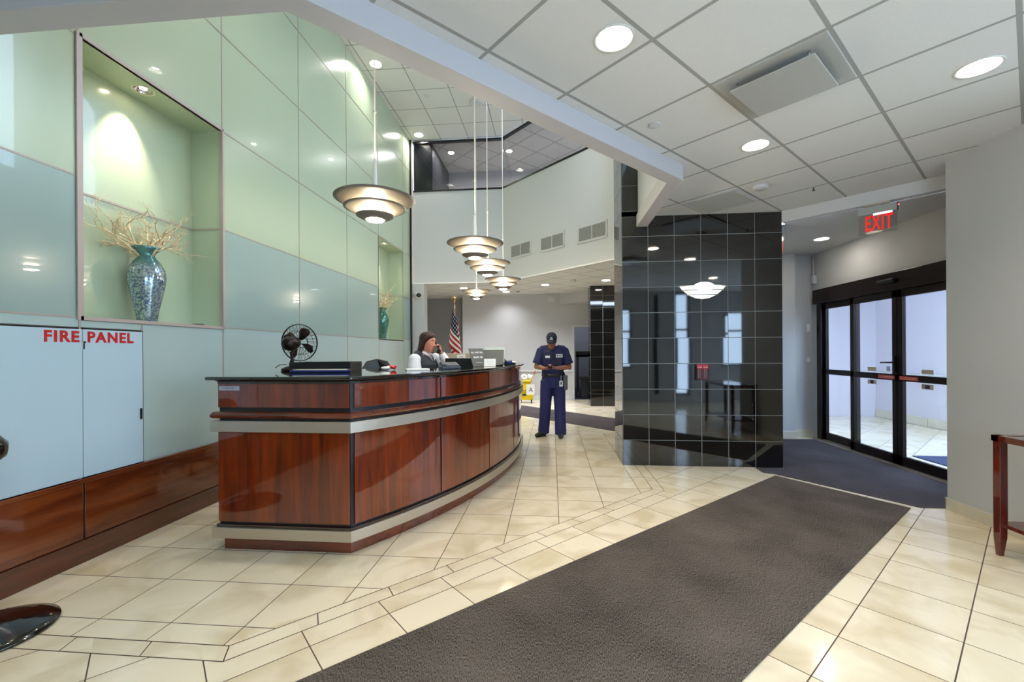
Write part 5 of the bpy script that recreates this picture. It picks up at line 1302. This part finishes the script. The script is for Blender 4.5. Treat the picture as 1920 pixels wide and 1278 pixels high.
# --- woman on the telephone behind the desk
wom = thing('person', 'woman in dark vest and white shirt holding a telephone behind the reception desk', 'person', (-1.56, 5.20, 0), R(70))
J = dict(hl=(-.09, 0, .86), kl=(-.10, -.01, .47), al=(-.10, .02, .08), hr=(.09, 0, .86), kr=(.10, -.01, .47), ar=(.10, .02, .08),
         sl=(-.185, .0, 1.30), el=(-.235, -.03, 1.03), wl=(-.16, -.22, .90), sr=(.175, -.01, 1.30), er=(.165, -.25, 1.205), wr=(.095, -.175, 1.375))
m = MB()
m.loft([((0, .0, .80), .160, .120), ((0, .0, .90), .178, .135), ((0, .0, 1.02), .160, .120), ((0, -.01, 1.14), .168, .135), ((0, -.015, 1.24), .172, .135), ((0, -.005, 1.31), .150, .098), ((0, .0, 1.355), .085, .068), ((0, -.008, 1.39), .056, .055)], 28)
for a, b, c in (('hl', 'kl', 'al'), ('hr', 'kr', 'ar')):
    m.tube([J[a], Vector(J[a]).lerp(Vector(J[b]), .5), J[b], Vector(J[b]).lerp(Vector(J[c]), .35), J[c], Vector(J[c]) + Vector((0, -.01, -.05))], [.092, .080, .058, .056, .036, .038], 14)
for a, b, c in (('sl', 'el', 'wl'), ('sr', 'er', 'wr')):
    S_, E_, W_ = (Vector(J[q]) for q in (a, b, c)); m.tube([S_ + Vector((0, 0, .015)), S_.lerp(E_, .5), E_, E_.lerp(W_, .35), W_], [.055, .050, .042, .038, .024], 12); m.sphere(E_, .041, 10)
HW = head(m, (0, -.055, 1.500), R(4), R(6), .98)
hand(m, J['wl'], (.35, -.8, -.35), (.1, -.3, -.9), .35, 1, .92)
hand(m, J['wr'], (-.30, -.02, .95), (-.75, .45, -.1), 1.15, 1, .92)
for c in ('al', 'ar'): m.tube([Vector(J[c]) + Vector((0, .03, -.05)), Vector(J[c]) + Vector((0, -.06, -.05)), Vector(J[c]) + Vector((0, -.14, -.058))], [.032, .034, .02], 10)
fuse(m, 'body', M_SKINF, wom, .007, 4)
eyes(HW, wom)
m = MB(); m.tube([HW @ Vector((-.022, -.094, -.0755)), HW @ Vector((0, -.101, -.0745)), HW @ Vector((.022, -.094, -.0755))], [.0035, .006, .0035], 6); m.build('lips', mat('lips_rose', (176, 84, 80), .4), wom, local=True)
m = MB()
for a, b, c, k in (('sl', 'el', 'wl', 1.12), ('sr', 'er', 'wr', 1.0)):
    S_, E_, W_ = (Vector(J[q]) for q in (a, b, c)); m.tube([S_ + Vector((0, 0, .02)), S_.lerp(E_, .4), S_.lerp(E_, .8), E_, E_.lerp(W_, .5), E_.lerp(W_, .88)], [.054 * k, .074 * k, .072 * k, .062, .050, .042], 18); m.sphere(E_, .058, 12); m.sphere(S_ + Vector((0, 0, -.012)), .068 * k, 14, (1, 1, .92))
m.loft([((0, -.005, 1.30), .13, .09), ((0, .0, 1.345), .09, .075), ((0, -.008, 1.385), .064, .063)], 20)
sw = fuse(m, 'shirt', mat('white_shirt', (232, 234, 242), .7, bump=.3, bscale=12), wom, .008, 5)
m = MB()
for sx in (-1, 1): 
    m.quad((sx * .062, -.01, 1.40), (sx * .005, -.135, 1.25), (sx * .060, -.145, 1.32), (sx * .082, -.03, 1.365))
c_ = m.build('collar', mat('white_shirt', (232, 234, 242), .7), sw, local=True); c_.modifiers.new('thick', 'SOLIDIFY').thickness = .006
m = MB()
m.loft([((0, .0, .86), .190, .150), ((0, .0, .98), .178, .140), ((0, -.01, 1.12), .180, .152), ((0, -.015, 1.22), .178, .152), ((0, -.005, 1.30), .165, .118), ((0, .005, 1.34), .120, .086)], 30)
for sx in (-1, 1): m.tube([(sx * .06, .01, 1.345), (sx * .13, .005, 1.335), (sx * .175, .0, 1.305)], [(.05, .06), (.045, .06), (.04, .055)], 14)
fuse(m, 'vest', mat('charcoal_vest', (34, 38, 50), .7), wom, .008, 5)
m = MB(); m.loft([((0, .0, .74), .160, .125), ((0, .0, .82), .190, .145), ((0, .0, .90), .186, .146)], 24)
for a, b, c in (('hl', 'kl', 'al'), ('hr', 'kr', 'ar')):
    H_, K_, A_ = (Vector(J[q]) for q in (a, b, c)); m.tube([H_, K_, A_ + Vector((0, 0, -.04))], [.105, .085, .080], 16)
fuse(m, 'trousers', mat('black_trousers', (24, 24, 30), .8), wom, .01, 5)
for c in ('al', 'ar'):
    m = MB(); A_ = Vector(J[c]); m.tube([A_ + Vector((0, .05, -.045)), A_ + Vector((0, -.05, -.045)), A_ + Vector((0, -.155, -.055))], [.036, .040, .022], 12); s1 = fuse(m, 'shoe', M_BLACK, wom, .007, 3)
    zmin = min(v.co.z for v in s1.data.vertices)
    for v in s1.data.vertices: v.co.z -= zmin
# long hair
m = MB()
m.loft([((0, .020, .0), .084, .090), ((0, .014, .05), .086, .104), ((0, .010, .09), .074, .092), ((0, .010, .115), .048, .062), ((0, .010, .128), .012, .016)], 24)
m.loft([((0, .085, -.235), .085, .030), ((0, .080, -.16), .094, .040), ((0, .055, -.08), .094, .056), ((0, .035, -.01), .088, .074), ((0, .02, .05), .084, .09)], 24)
for sx in (-1, 1): m.tube([(sx * .040, -.062, .085), (sx * .070, -.030, .055), (sx * .083, .005, -.01), (sx * .088, .035, -.09), (sx * .088, .055, -.19)], [.024, .026, .026, .030, .020], 10)
m.bm.transform(HW)
hm = mat('hair_auburn', (50, 20, 10), .5, noise=.4, scale=14, stretch=(6, 6, .5))
fuse(m, 'hair', hm, wom, .007, 5)
m = MB(); m.sphere(HW @ Vector((-.082, -.004, -.04)), .007, 8); m.build('earring', mat('gold_small', (226, 200, 140), .25, metal=.8), wom, local=True)
m = MB(); m.lathe([(.030, -.006), (.034, 0), (.030, .006)], Vector(J['wr']) + Vector((.006, -.01, -.02)), 20, axis=(-.3, .3, .9), close=True); m.build('wrist_watch', M_BLACK, wom, local=True)
# handset in her hand
t = thing('telephone_handset', 'black telephone handset held to the face of the woman behind the desk', 'telephone', wmat(wom) @ Vector((.055, -.150, 1.43)), R(70))
m = MB(); m.tube([(.012, -.022, -.055), (.014, -.024, -.03), (.014, -.004, .03), (.016, .045, .075), (.016, .060, .09)], [(.020, .017), (.016, .011), (.014, .010), (.016, .011), (.020, .017)], 12); m.sphere((.006, -.018, -.052), .024, 12); m.sphere((.010, .065, .086), .024, 12)
fuse(m, 'handset', M_BLACK, t, .005, 3)
